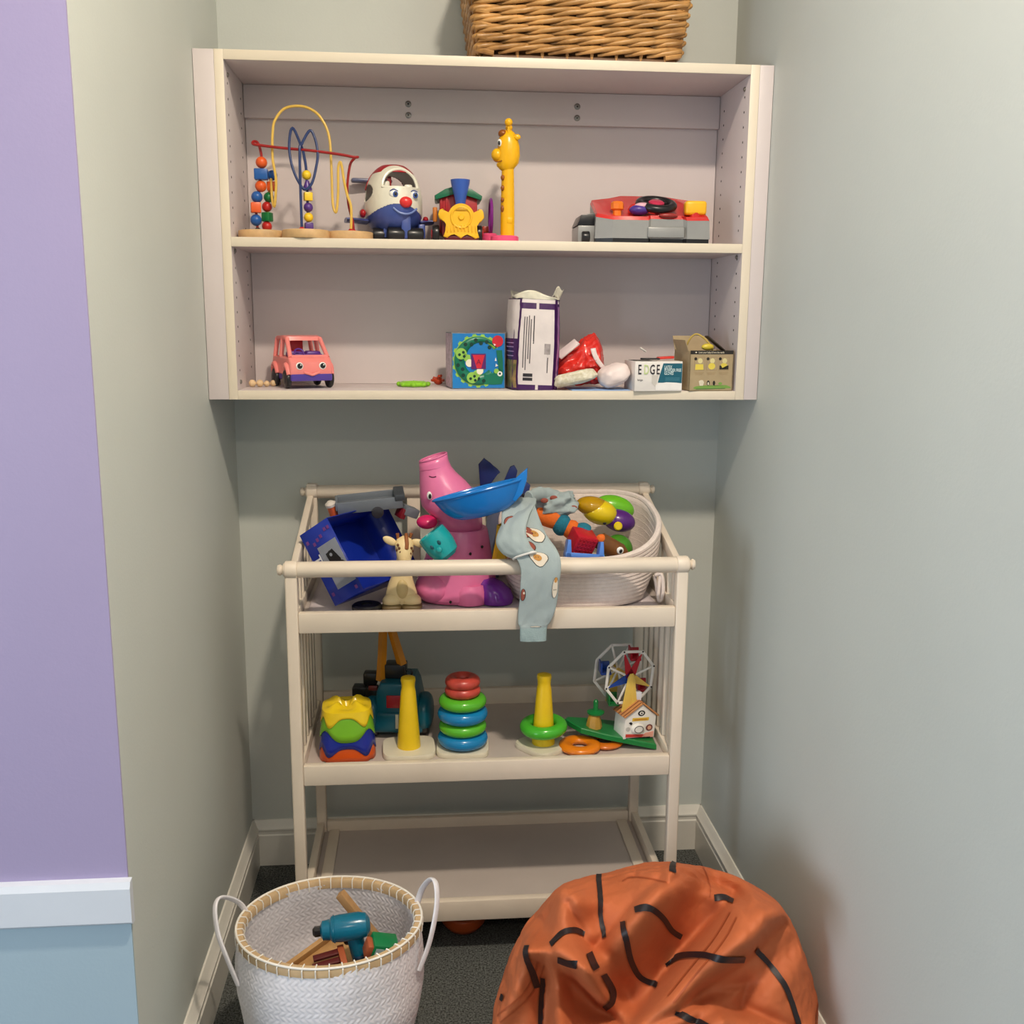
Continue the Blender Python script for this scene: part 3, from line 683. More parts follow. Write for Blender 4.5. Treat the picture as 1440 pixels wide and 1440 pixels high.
# ------------------------------------------------------------------ diaper pack
t = thing('diaper_pack', 'opened purple and white plastic pack standing beside the picture box', 'pack', (.727, -.215, ZB + .0002), (0, 2.2, 5))
M_dpu = mat('pack_purple_film', srgb(70, 30, 90), .3, var=.12, scale=25, bump=.4, bscale=40); M_dwh = mat('pack_white_film', srgb(226, 216, 214), .32, var=.04, scale=20, bump=.5, bscale=45)
HW, HD, HH = .053, .062, .205
def pk(side, u, z, off=0.0):
    """front (0) / left (1) / back (2) / right (3) skin of the slightly bulging pack; u in -1..1"""
    zz = z / HH; bul = 1 + .05 * math.sin(PI * min(1, zz)) - .05 * zz; w, d = HW * bul, HD * (1.0 - .18 * zz ** 3)
    wr = .0016 * noise.noise(V((u * 2.5 + side * 9, z * 28, 3.1))) + .0009 * noise.noise(V((u * 6 + side * 5, z * 80, 1.7)))
    rnd = .012 * (abs(u) ** 6)
    if side == 0: return V((u * w, -d + rnd - wr - off, z))
    if side == 1: return V((-w + rnd - .010 * (1 - abs(u)) * zz - wr - off, -u * d, z))
    if side == 2: return V((-u * w, d - rnd + wr + off, z))
    return V((w - rnd + .004 * (1 - abs(u)) * zz + wr + off, u * d, z))
q = B()
for sd in range(4): q.grid(lambda u, v, sd=sd: pk(sd, -1 + 2 * u, HH * v), 20, 34)
q.grid(lambda u, v: ((-1 + 2 * u) * HW * .95, (-1 + 2 * v) * HD * .8, HH + .004 * noise.noise(V((u * 4, v * 4, 0)))), 16, 10)
q.build('film', M_dpu, t, sharp=80)
def patch(name, sd, u0, u1, z0, z1, m, off, nu=14, nv=24): B().grid(lambda u, v: pk(sd, u0 + (u1 - u0) * u, z0 + (z1 - z0) * v, off), nu, nv).build(name, m, t, sharp=80)
patch('white_label', 0, -.80, .72, .012, .183, M_dwh, .0006)
patch('top_strip', 0, -.98, .96, .1965, .2045, M_dwh, .0006); patch('centre_strip', 0, -.10, .02, .183, .2, M_dwh, .0007); patch('centre_strip', 0, -.02, .10, .001, .013, M_dwh, .0007)
patch('side_white', 1, -.75, .97, .115, .203, M_dwh, .002); patch('side_band', 1, -.75, .97, .068, .114, mat('side_violet', srgb(70, 36, 92), .35), .002); patch('side_green', 1, -.75, .97, .004, .067, mat('side_green_print', srgb(104, 130, 66), .4, var=.5, scale=60, col2=srgb(150, 120, 80)), .002)
patch('right_violet', 3, -.97, .9, .004, .19, mat('violet_film', srgb(150, 104, 160), .3, var=.1), .002)
M_ink = mat('print_ink', srgb(96, 88, 92), .6); M_inkd = mat('print_ink_dark', srgb(40, 36, 44), .6)
for k, (u, z0, z1) in enumerate(((-.52, .045, .165), (-.42, .07, .168), (-.33, .06, .160), (-.20, .105, .168), (-.62, .05, .165), (.44, .04, .075))):
    B().grid(lambda a, v: pk(0, u + .045 * a, z0 + (z1 - z0) * v, .0009), 2, 16).build('print_line', M_ink if k != 3 else M_inkd, t)
for z0, z1 in ((.021, .028), (.03, .0375)): B().grid(lambda a, v: pk(0, -.58 + .42 * a, z0 + (z1 - z0) * v, .0009), 10, 3).build('barcode', M_inkd, t)
patch('baby_print', 0, .30, .56, .082, .106, mat('grey_print', srgb(160, 150, 150), .5, var=.25, scale=120), .0009, 8, 8)
for z in (.075, .085, .095, .104): B().grid(lambda a, v: pk(1, .05 + .8 * a, z + .002 * v, .0026), 8, 2).build('side_print_line', mat('pale_violet', srgb(190, 160, 210), .5), t)
def frill(u, v):
    a = 2 * PI * u
    return (HW * (.93 + .05 * v) * max(-1, min(1, 1.25 * math.cos(a))) + .004 * math.sin(5 * a) * v, HD * .78 * max(-1, min(1, 1.25 * math.sin(a))) + .003 * math.sin(7 * a) * v, HH - .004 + .016 * v * (1 + .5 * math.sin(3 * a + 1)) + .004 * noise.noise(V((u * 14, v * 3, 5))))
B().grid(frill, 72, 5, cu=True).build('torn_top', mat('torn_film', srgb(232, 226, 206), .3, var=.15, scale=40), t, solid=.0006, sharp=80)
B().grid(lambda u, v: (.034 + .022 * u + .010 * v, -.03 + .02 * u, HH + .004 + .024 * v + .005 * math.sin(6 * u)), 8, 5).build('torn_flap', MATS['torn_film'], t, solid=.0006, sharp=80)

# ------------------------------------------------------------------ soft goods between pack and glove box
def pillow(sx, sy, sz, seed, wr=.12, e=.7, nu=56, nv=28):
    b = B()
    def fn(u, v):
        a = 2 * PI * u; t_ = -PI / 2 + PI * v
        def p(x): return math.copysign(abs(x) ** e, x)
        d = V((p(math.cos(t_)) * p(math.cos(a)), p(math.cos(t_)) * p(math.sin(a)), p(math.sin(t_))))
        n = noise.noise(d * 1.7 + V((seed, 0, 0))) * wr + noise.noise(d * 4.5 + V((0, seed, 0))) * wr * .45
        return (d.x * sx * (1 + n), d.y * sy * (1 + n), sz + d.z * sz * (1 + n))
    return b.grid(fn, nu, nv, cu=True)
M_dsp = mat('speckled_diaper', srgb(206, 196, 164), .8, var=.02, scale=130, col2=srgb(232, 226, 210), bump=.3, bscale=80)
tag(B().bx(-.068, .068, -.045, .06, 0, .0016, .0006).build('paper_pad', mat('pale_blue_paper', srgb(150, 186, 232), .6), None, (.882, -.246, ZB + .0002), (0, 0, 2)), 'flat pale blue paper pad under the red packet on the lower shelf', 'paper')
d = pillow(.050, .034, .015, 2.2, .10, .6); o = d.build('folded_diaper', M_dsp, None, (.829, -.264, ZB + .0025), (-4, -13, -6)); tag(o, 'folded cream diaper with speckled print leaning on the purple pack', 'diaper')
o.location.z = ZB + .013
d = pillow(.036, .042, .024, 5.1, .08, .75); tag(d.build('white_cloth', mat('white_cotton', srgb(238, 222, 218), .9, var=.03, bump=.2, bscale=90), None, (.926, -.260, ZB + .0125), (0, -24, 8)), 'rolled white cotton cloth next to the glove box', 'cloth')
t = thing('red_packet', 'crumpled bright red plastic packet with a white tear flap', 'packet', (.858, -.175, ZB + .004), (0, -8, 0))
M_rfilm = mat('red_film', srgb(228, 54, 44), .25, var=.12, scale=25, bump=.6, bscale=38, coat=.3)
b = B()
def crump(u, v):
    a = 2 * PI * u; s = v
    w = .034 + .040 * s - .012 * s * s; h = .030 + .036 * s
    c = V((-.062 + .118 * s, 0, .036 + .030 * s))
    n = .012 * noise.noise(V((math.cos(a) * 1.6, math.sin(a) * 1.6, s * 3.2))) + -.016 * abs(noise.noise(V((math.cos(a) * 3, math.sin(a) * 3, s * 5 + 4))))
    k = min(1, (s + .02) * 9) ** .5 * min(1, (1.02 - s) * 7) ** .5
    return (c.x, c.y + math.cos(a) * (w * .9 + n) * k, max(.001, c.z + math.sin(a) * (h + n) * k))
b.grid(crump, 64, 48, cu=True).build('film_bag', M_rfilm, t, sharp=60)
B().box((0, 0, 0), (.058, .024, .006), .0025).build('tear_flap', mat('flap_white', srgb(232, 216, 214), .35), t, (-.030, -.036, .093), (35, -30, 6))
B().grid(lambda u, v: (.021 + .012 * u + .024 * v * v, -.0545 - .004 * math.sin(PI * v), .088 - .055 * v), 4, 10).build('white_sticker', MATS['flap_white'], t, solid=.001)

# ------------------------------------------------------------------ glove box
GW, GH, GD = .112, .068, .098
t = thing('glove_box', 'white and teal EDGE latex glove box', 'box', (1.0105, -.306 + GD / 2, ZB + .0002), (0, 0, 3))
M_gw, M_gt = mat('glove_box_white', srgb(230, 224, 218), .45, var=.02), mat('glove_box_teal', srgb(18, 92, 112), .45, var=.04)
B().bx(-GW / 2, GW / 2, -GD / 2, GD / 2, 0, GH, .0012).build('carton', M_gw, t)
YP = -GD / 2
def gp(x, y): return ((x - 740) / 350 * GW, (620 - y) / 222 * GH)
flat('teal_panel', [gp(*p) for p in ((772, 413), (912, 413), (912, 560), (735, 556), (748, 500))], 0, M_gt)
flat('glove_print', [gp(*p) for p in ((720, 580), (745, 560), (800, 553), (870, 556), (912, 562), (912, 612), (720, 612))], .8, mat('glove_print_white', srgb(240, 236, 232), .5))
flat('sleeve_print', [gp(*p) for p in ((690, 500), (738, 500), (728, 560), (715, 585), (690, 560))], .4, mat('glove_print_grey', srgb(206, 200, 192), .5))
for ch, x, m in (('E', 585, M_inkd), ('D', 628, mat('print_lime_pale', srgb(196, 212, 150), .5)), ('G', 672, M_inkd), ('E', 720, M_inkd)):
    text('letter', ch, .031, m, t, tr(gp(x, 0)[0], YP - .0010, gp(0, 493)[1]) @ FRONT, sx=.56, bold=.012)
M_ptxt = mat('print_pale_text', srgb(206, 226, 226), .5)
for k, s in enumerate(('LATEX', 'POWDER FREE', 'GLOVES')): text('caption', s, .0098, M_ptxt, t, tr(gp(780, 0)[0], YP - .0010, gp(0, 451 + 23 * k)[1]) @ FRONT, sx=.62, bold=.02)
text('size_caption', 'large', .0068, M_ink, t, tr(gp(583, 0)[0], YP - .0008, gp(0, 542)[1]) @ FRONT)
for k in range(3): flat('fine_print', [gp(790, 520 + 9 * k), gp(895, 520 + 9 * k), gp(895, 522 + 9 * k), gp(790, 522 + 9 * k)], .5, mat('print_teal_pale', srgb(90, 150, 165), .5))
B().bx(-.052, -.012, -.03, .03, GH, GH + .0006).build('top_opening', M_dark, t)
B().grid(lambda u, v: (-.053 + .05 * u, -.046 + .018 * v, GH + .001 + .002 * math.sin(3 * u)), 6, 3).build('top_flap', mat('flap_grey', srgb(120, 116, 110), .5), t, solid=.0006)
t = thing('red_scissors', 'red handled black tool lying on top of the glove box', 'tool', (1.0105, -.28, ZB + GH + .0016))
B().box((.028, .01, .004), (.040, .014, .006), .002, M=rot(0, -3, 8)).build('red_handle', pl('tool_red', 216, 62, 50), t); B().box((-.012, .006, .003), (.045, .010, .004), .0015, M=rot(0, 0, -6)).build('black_grip', M_black, t); B().box((-.040, .004, .006), (.018, .007, .0025), .001, M=rot(0, 28, 20)).build('white_tip', M_white, t)

# ------------------------------------------------------------------ kraft card box
KW, KH, KD = .106, .092, .105
t = thing('kraft_box', 'brown kraft card box with black band and yellow pictures', 'box', (1.1335, -.296 + KD / 2, ZB + .0002), (0, 0, 6))
M_kr = mat('kraft_card', srgb(172, 152, 118), .7, var=.06, scale=40)
YP = -KD / 2
q = B()
q.bx(-KW / 2, KW / 2, YP, YP + .002, 0, KH); q.bx(-KW / 2, KW / 2, KD / 2 - .002, KD / 2, 0, KH); q.bx(-KW / 2, -KW / 2 + .002, YP, KD / 2, 0, KH); q.bx(KW / 2 - .002, KW / 2, YP, KD / 2, 0, KH); q.bx(-KW / 2, KW / 2, YP, KD / 2, 0, .002)
q.build('carton', M_kr, t)
def kp(x, y): return ((x - 1125) / 330 * KW, (622 - y) / 302 * KH)
M_kb = mat('kraft_black', srgb(36, 32, 28), .6)
flat('black_band', [kp(*p) for p in ((962, 318), (1286, 318), (1286, 346), (962, 346))], 0, M_kb)
text('band_text', 'Love your baby & love the earth', .0066, mat('kraft_cream', srgb(224, 214, 190), .6), t, tr(kp(1022, 0)[0], YP - .0006, kp(0, 339)[1]) @ FRONT, sx=.72)
flat('bird_mark', circ(*kp(1003, 332), .0022, 10, .0014), .3, MATS['kraft_cream'])
M_ky, M_kg = mat('kraft_yellow', srgb(226, 204, 80), .6), mat('kraft_green', srgb(120, 160, 74), .6)
M_kl = mat('kraft_shade', srgb(160, 136, 98), .7)
for k, x in enumerate((1032, 1125, 1218)):
    flat('picture_panel', [kp(x - 40, 366), kp(x + 40, 366), kp(x + 40, 466), kp(x - 40, 466)], 0, M_kl)
    flat('picture_panel_inner', [kp(x - 37, 369), kp(x + 37, 369), kp(x + 37, 463), kp(x - 37, 463)], .4, M_kr)
    flat('yellow_figure', circ(*kp(x, 435), .0085, 16, .0075) if k else [kp(x - 30, 420), kp(x + 28, 420), kp(x + 30, 462), kp(x - 32, 462)], .9, M_ky)
    flat('figure_top', circ(*kp(x + 4, 395), .0058, 14, .006), .9, mat('kraft_cream2', srgb(220, 208, 150), .6)); flat('picture_number', circ(*kp(x - 30, 380), .0036, 12), 1.2, M_kb)
    if k == 2: flat('dark_ground', [kp(x - 34, 430), kp(x - 22, 430), kp(x - 10, 452), kp(x + 12, 452), kp(x + 24, 430), kp(x + 35, 430), kp(x + 35, 460), kp(x - 34, 460)], 1.2, M_kb)
    for j in range(3): flat('caption_line', [kp(x - 38 + 4 * j, 481 + 8 * j), kp(x + 36 - 6 * j, 481 + 8 * j), kp(x + 36 - 6 * j, 483.5 + 8 * j), kp(x - 38 + 4 * j, 483.5 + 8 * j)], 0, M_kl)
flat('grass_strip', [kp(*p) for p in ((990, 600), (1005, 588), (1060, 580), (1160, 584), (1240, 578), (1275, 590), (1278, 602), (1010, 608))], 0, M_kg)
flat('white_bear', [kp(*p) for p in ((1032, 548), (1045, 540), (1062, 540), (1072, 556), (1064, 582), (1040, 582))], .4, MATS['kraft_cream'])
flat('penguin', circ(*kp(1104, 562), .0036, 14, .0058), .4, M_kb); flat('penguin_belly', circ(*kp(1104, 566), .0019, 12, .0036), .9, MATS['kraft_cream'])
flat('small_figure', circ(*kp(1148, 562), .0030, 12, .0054), .4, M_kb); flat('turtle', circ(*kp(1196, 566), .0046, 12, .003), .4, M_kg)
flat('green_caption', [kp(1012, 604), kp(1235, 600), kp(1235, 606), kp(1012, 610)], .5, mat('kraft_green_dark', srgb(80, 116, 60), .6))
B().bx(-KW / 2 + .004, KW / 2 - .004, YP + .006, KD / 2 - .006, KH - .022, KH - .018).build('contents', M_kb, t)
B().box((0, 0, 0), (.088, .045, .0018)).build('rear_flap', M_kr, t, (-.01, KD / 2 + .004, KH + .012), (60, 0, 0))
B().box((0, 0, 0), (.0018, .08, .034)).build('left_flap', M_kr, t, (-KW / 2 - .003, 0, KH + .008), (0, -20, 0))
B().box((0, 0, 0), (.058, .016, .0035), .001).build('dark_strap', pl('dark_olive', 62, 52, 42, .5), t, (.022, -.012, KH + .016), (0, 35, 10))
M_cord = mat('straw_yellow_cord', srgb(196, 168, 84), .6)
B().tube(spline([(-.045, .01, KH - .01), (-.040, .0, KH + .018), (-.030, -.005, KH + .034), (-.018, -.01, KH + .036), (.0, -.015, KH + .022), (.012, -.02, KH + .006), (.014, -.02, KH - .01)], 6), .0022, 8).build('cord_loop', M_cord, t)
B().ell((-.002, -.028, KH + .008), (.015, .008, .008)).build('yellow_tag', pl('mustard_plastic', 214, 190, 62), t)
# ------------------------------------------------------------------ top tray: blue toy carton leaning on the side rail
TZ = .8325
ca, sa = .82, .57
lx, e1, ez = V((sa, ca, 0)), V((ca, -sa, 0)), V((0, 0, 1))
Ap = V((.1945, -.340, .994)); AB = e1 * .080 + ez * .050; AD = e1 * .098 - ez * .150; LL = lx * .215
t = thing('toy_carton', 'open dark blue toy carton tipped against the slatted side rail', 'box', tuple(Ap + AD))
O = Ap + AD
P0 = [Ap - O, Ap + AB - O, Ap + AB + AD - O, V((0, 0, 0))]; P1 = [p + LL for p in P0]
M_cbl = mat('carton_blue', srgb(18, 44, 150), .3, var=.1, scale=12)
q = B(); q.add(P0 + P1, [(0, 1, 2, 3), (4, 5, 6, 7), (0, 3, 7, 4), (0, 1, 5, 4), (3, 2, 6, 7)]); q.build('carton', M_cbl, t, solid=.0025)
abn, adn = AB.normalized(), AD.normalized()
def ep(a, b, off=.0008): return P0[0] + AB * a + AD * b - lx * off
def epoly(name, pts, m, off=.0008):
    b = B(); b.add([ep(x, y, off) for x, y in pts] + [ep(x, y, off - .0006) for x, y in pts], [tuple(range(len(pts))), tuple(range(len(pts), 2 * len(pts)))] + [(i, (i + 1) % len(pts), len(pts) + (i + 1) % len(pts), len(pts) + i) for i in range(len(pts))]); return b.build(name, m, t)
def ecirc(x, y, r, n=14): return [(x + r * math.cos(2 * PI * i / n) / .094, y + r * math.sin(2 * PI * i / n) / .179) for i in range(n)]
epoly('picture_panel', [(.32, .26), (.96, .26), (.96, .84), (.32, .84)], mat('carton_grey_print', srgb(150, 156, 170), .35, var=.08))
M_ck = mat('carton_black_print', srgb(22, 22, 28), .4)
for x, y, r in ((.55, .62, .016), (.80, .60, .011), (.62, .42, .010)): epoly('tractor_wheel_print', ecirc(x, y, r), M_ck, .0014); epoly('tractor_hub_print', ecirc(x, y, r * .4, 10), MATS['carton_grey_print'], .0019)
epoly('tractor_cab_print', [(.48, .38), (.72, .36), (.84, .52), (.78, .62), (.5, .58)], M_ck, .0013)
M_cm = mat('carton_mauve_print', srgb(120, 60, 140), .4)
for x, y in ((.78, .10), (.90, .10), (.12, .14), (.30, .20), (.44, .17), (.58, .15), (.12, .86), (.86, .92)): epoly('small_print', [(x - .04, y - .02), (x + .04, y - .02), (x + .04, y + .025), (x - .04, y + .025)], M_cm)
for bb_ in (.06, .94): pass
mm = Matrix.Identity(4)
xa, ya = adn, abn
Mx = Matrix(((xa.x, ya.x, -lx.x, 0), (xa.y, ya.y, -lx.y, 0), (xa.z, ya.z, -lx.z, 0), (0, 0, 0, 1))); Mx.translation = ep(.07, .34, .0012)
text('title', 'Tr', .032, mat('carton_white_print', srgb(230, 232, 240), .4), t, Mx, bold=.02)
# loose black toy tyre lying flat under the carton
t = thing('toy_tyre', 'loose black toy tyre under the blue carton on the top tray', 'toy', (.345, -.392, TZ + .0002))
B().lathe([(.012, 0), (.030, 0), (.034, .004), (.034, .011), (.030, .0145), (.012, .0145), (.012, 0)], 36).build('tyre', M_black, t); B().lathe([(0, .002), (.012, .002), (.012, .012), (0, .010)], 24).build('hub', pl('dark_grey_plastic', 50, 48, 54), t)
# grey toy trailer on the carton
t = thing('toy_trailer', 'grey toy trailer with orange drum lying on the blue carton', 'toy', (.346, -.268, 1.056), (8, -5, 4))
M_tgr = pl('trailer_grey', 112, 118, 126)
q = B(); q.bx(-.072, .078, -.030, .030, -.004, .002, .001); q.bx(-.072, .078, -.032, -.026, -.012, .016, .002); q.bx(-.072, .078, .026, .032, -.012, .016, .002); q.bx(-.076, -.070, -.030, .030, -.004, .016, .002); q.build('bed', M_tgr, t)
B().bx(.060, .084, -.034, .034, .006, .022, .003).build('tailgate', pl('trailer_dark', 66, 70, 76), t)
for y in (-.03, .03): B().cyl((.018, y - .006, -.016), (.018, y + .006, -.016), .014, n=24, bev=.003).build('wheel', pl('dark_grey_plastic', 50, 48, 54), t)
q = B().lathe([(0, -.022), (.011, -.022), (.011, .012), (0, .012)], 20).build('drum', pl('drum_orange', 206, 92, 42), t, (-.083, -.014, -.004), (10, -12, 0)); B().lathe([(0, .012), (.0125, .012), (.0125, .018), (.006, .023), (0, .023)], 20).build('drum_cap', pl('drum_cap_white', 206, 196, 186), q)
B().box((0, 0, 0), (.036, .034, .022), .003).build('hitch_block', M_tgr, t, (.092, -.018, -.026), (0, 30, 20)); B().box((0, 0, 0), (.012, .035, .024), .002).build('red_plate', pl('trailer_red', 120, 24, 34), t, (.072, -.022, -.026), (0, 30, 20))

# ------------------------------------------------------------------ cream giraffe figure
t = thing('giraffe_figure', 'cream rubber giraffe figure with brown spots beside the pink elephant', 'toy', (.422, -.376, TZ + .0002))
M_gc = pl('cream_rubber', 232, 208, 156, .4); M_gsp = pl('rubber_brown', 104, 62, 34, .45)
def rings(secs, n=28): return [[(cx + rx * math.cos(2 * PI * j / n), cy + ry * math.sin(2 * PI * j / n), z) for j in range(n)] for cx, cy, rx, ry, z in secs]
B().loft(rings([(0, 0, .036, .020, .008), (0, 0, .038, .022, .018), (0, 0, .034, .022, .04), (0, .001, .028, .021, .06), (.002, .002, .021, .018, .08), (.004, .002, .016, .015, .10), (.006, .0, .014, .014, .125)])).build('body', M_gc, t)
for x in (-.021, .023):
    f_ = B().ell((x, -.010, .018), (.022, .020, .018)).build('foot', M_gc, t)
    B().ell((x, -.014, .0075), (.0245, .0245, .0075), e=.75).build('hoof', pl('rubber_olive', 104, 86, 52, .5), f_)
B().ell((.002, -.016, .046), (.014, .010, .024)).build('belly', pl('rubber_sand', 206, 182, 126, .45), t)
hd = B().loft(rings([(.008, -.016, .006, .006, .108), (.008, -.018, .014, .013, .112), (.008, -.014, .017, .017, .122), (.008, -.008, .020, .019, .136), (.008, -.003, .021, .019, .150), (.008, 0, .016, .015, .160), (.008, 0, .004, .004, .166)])).build('head', M_gc, t)
for s in (-1, 1): B().ell((0, 0, 0), (.017, .005, .009)).build('ear', M_gc, hd, (.008 + s * .032, -.004, .156 - (.006 if s > 0 else 0)), (0, -28 * s if s < 0 else 20, 0))
B().tube(spline([(.012, .004, .168), (.013, -.012, .164), (.014, -.020, .152), (.013, -.0235, .140)], 5), [.0045] * 15 + [.003], 10).build('mane', pl('rubber_tan', 152, 92, 50, .5), hd)
for x in (-.006, .020): B().tube([(x, 0, .160), (x * 1.2, 0, .172)], [.003, .0042], 10).build('horn', pl('rubber_tan', 152, 92, 50, .5), hd)
for x, z in ((-.006, .150), (-.008, .138), (.0, .134), (.021, .130), (.024, .142), (.026, .135), (.020, .122), (-.003, .143)):
    yy = -.006 - .0195 * math.sqrt(max(0, 1 - ((x - .008) / .0215) ** 2)) + max(0, .12 - z) * -.2
    B().ell((x, yy, z), (.0030, .0018, .0036), 10, 6).build('spot', M_gsp, hd)

# ------------------------------------------------------------------ pink elephant
t = thing('pink_elephant', 'large pink plastic elephant toy with raised trunk on the top tray', 'toy', (.549, -.285, TZ + .0002))
M_ep, M_ed, M_epu = pl('elephant_pink', 232, 122, 170, .26), pl('elephant_magenta', 216, 40, 104, .26), pl('elephant_purple', 112, 42, 150, .24)
B().loft(rings([(0, 0, .090, .080, 0), (0, 0, .097, .086, .008), (0, 0, .095, .085, .035), (.004, 0, .084, .078, .075), (.008, 0, .072, .068, .125), (.010, 0, .064, .062, .160), (.010, 0, .061, .059, .166)], 48)).build('body', M_ep, t)
sec = [(.008, 0, .054, .054, .160, 0), (.007, 0, .054, .054, .186, 0), (-.004, 0, .060, .058, .200, 0), (-.014, 0, .066, .060, .218, 0), (-.018, 0, .066, .060, .240, 0), (-.022, 0, .062, .056, .256, 0), (-.031, 0, .053, .048, .274, .05), (-.042, 0, .042, .040, .291, .12), (-.0475, 0, .0365, .036, .303, .2), (-.051, 0, .0335, .034, .316, .28), (-.0525, 0, .0325, .033, .330, .33)]
B().loft([[(cx + rx * math.cos(2 * PI * j / 44), cy + ry * math.sin(2 * PI * j / 44), z + sl * rx * math.cos(2 * PI * j / 44)) for j in range(44)] for cx, cy, rx, ry, z, sl in sec], caps=False).build('head', M_ep, t, solid=.003)
B().torus((0, 0, 0), .0325, .0022, 40, 10, M=tr(-.0525, 0, .331) @ rot(0, -18, 0)).build('trunk_rim', M_ep, t)
B().torus((0, 0, 0), .0345, .0012, 40, 8, M=tr(-.050, 0, .309) @ rot(0, -12, 0)).build('trunk_seam', pl('elephant_pink_deep', 206, 96, 146), t)
e = B().lathe([(0, .002), (.006, .0015), (.008, 0), (0, 0)], 20, tr(-.062, -.0500, .250) @ rot(90, 0, -28) @ Matrix.Diagonal((.8, 1.2, 1, 1))).build('eye', M_eye, t); B().ell((-.0605, -.0525, .249), (.0035, .002, .006), 12, 8).build('pupil', M_black, e)
B().tube(spline([(-.062, -.034, .292), (-.054, -.0375, .290), (-.046, -.039, .292)], 4), .0016, 6).build('trunk_slot', pl('elephant_slot', 90, 30, 60), t)
B().ell((-.068, -.034, .186), (.024, .026, .016)).build('mouth', M_ed, t)
B().ell((-.055, -.045, .034), (.042, .048, .036)).build('front_foot', M_ep, t)
B().loft(rings([(.030, -.064, .036, .030, 0), (.030, -.064, .037, .031, .03), (.032, -.058, .033, .030, .044)], 36)).build('foot_block', M_ep, t)
q = B().loft(rings([(.092, -.060, .036, .034, 0.0), (.093, -.060, .038, .036, .012), (.088, -.058, .036, .034, .030), (.078, -.052, .028, .030, .046), (.072, -.048, .014, .02, .054)], 40)).build('purple_foot', M_epu, t)
for a in (-35, -5, 25): B().tube(spline([(.088 + .030 * math.sin(math.radians(a + 40)), -.060 - .034 * math.cos(math.radians(a + 40)), .008), (.084 + .028 * math.sin(math.radians(a + 40)), -.058 - .030 * math.cos(math.radians(a + 40)), .028), (.078 + .016 * math.sin(math.radians(a + 40)), -.05 - .02 * math.cos(math.radians(a + 40)), .044)], 5), .0045, 8).build('toe_ridge', M_epu, q)
for x, y, z in ((.03, -.0700, .118), (-.066, -.047, .098), (.058, -.052, .13), (-.016, -.089, .010)): B().ell((x, y, z), (.0032, .003, .0035), 10, 6).build('scuff_mark', M_dark, t)

# blue dish resting against the elephant
t = thing('blue_dish', 'bright blue plastic butterfly scoop leaning on the pink elephant', 'toy', (.598, -.406, 1.094), (-6, -14, 0))
M_bd = pl('sky_blue_plastic', 22, 120, 204, .2)
def dish(u, v):
    a = 2 * PI * u; r = 1 - v
    wob = 1 + .05 * math.cos(2 * a)
    return (.098 * math.cos(a) * (r ** .55) * wob, .060 * math.sin(a) * (r ** .55), .014 - .060 * (1 - r ** 2.2))
B().grid(dish, 72, 20, cu=True).build('bowl', M_bd, t, solid=.0022)
B().tube([(.0985 * math.cos(2 * PI * i / 60) * (1 + .05 * math.cos(4 * PI * i / 60)), .0605 * math.sin(2 * PI * i / 60), .0145) for i in range(60)], .0028, 8, True).build('bowl_rim', M_bd, t)
q = B(); q.prism([(.055, -.014), (.070, .012), (.100, .028), (.116, .036), (.108, .010), (.092, -.016), (.072, -.030)], -.024, -.014, .003); q.build('wing_fin', M_bd, t)
# teal cup
t = thing('teal_pot', 'small teal plastic pot with a face beside the giraffe figure', 'toy', (.509, -.408, .985), (0, -38, -10))
M_tl = pl('teal_plastic', 28, 160, 164, .25)
B(1.3).lathe([(0, -.026), (.014, -.026), (.022, -.020), (.026, -.004), (.0265, .010), (.0255, .024), (.0235, .026), (.0225, .022), (.022, -.012), (0, -.018)], 36).build('pot', M_tl, t)
for x in (-.007, .008): B(1.3).ell((x, -.0258, .006), (.0028, .002, .0042), 12, 8).build('eye', pl('teal_dark', 12, 78, 92), t)
B(1.3).ell((.001, -.0275, -.004), (.006, .004, .005)).build('nose', M_tl, t)
# navy toy behind
t = thing('navy_airplane', 'navy blue toy aeroplane standing nose down behind the elephant', 'toy', (.670, -.114, TZ + .0002))
M_nv, M_nv2 = pl('navy_plastic', 36, 48, 108), pl('slate_grey_plastic', 108, 116, 140)
B().loft(rings([(-.02, 0, .012, .012, 0), (-.02, 0, .024, .022, .03), (-.016, 0, .030, .026, .09), (-.004, 0, .034, .026, .16), (.022, 0, .036, .026, .22), (.026, 0, .020, .016, .25)], 32)).build('fuselage', M_nv2, t)
B().prism([(-.056, .235), (-.060, .29), (-.046, .306), (-.032, .292), (-.012, .278), (-.006, .270), (-.018, .262), (-.030, .24), (-.040, .23)], -.012, .002, .002).build('tail_fin', M_nv, t)
B().prism([(-.010, .22), (.010, .268), (.018, .286), (.028, .290), (.036, .276), (.024, .22)], -.024, -.014, .002).build('wing', M_nv, t)
B().prism([(.018, .212), (.024, .225), (.038, .244), (.056, .250), (.068, .240), (.064, .216), (.050, .210)], -.030, -.010, .004).build('wing', pl('dusk_blue_plastic', 54, 66, 124), t)
B().ell((.05, -.030, .215), (.004, .003, .005), 10, 6).build('rivet', M_black, t)
# yellow cup
t = thing('yellow_bucket', 'yellow six sided plastic cup wedged between elephant and rope basket', 'toy', (.641, -.36, .925), (8, 14, 0))
B().lathe([(0, 0), (.015, 0), (.019, .05), (.026, .094), (.0235, .094), (.017, .05), (.013, .004), (0, .004)], 6).build('cup', pl('amber_yellow_plastic', 222, 176, 30), t, sharp=25)

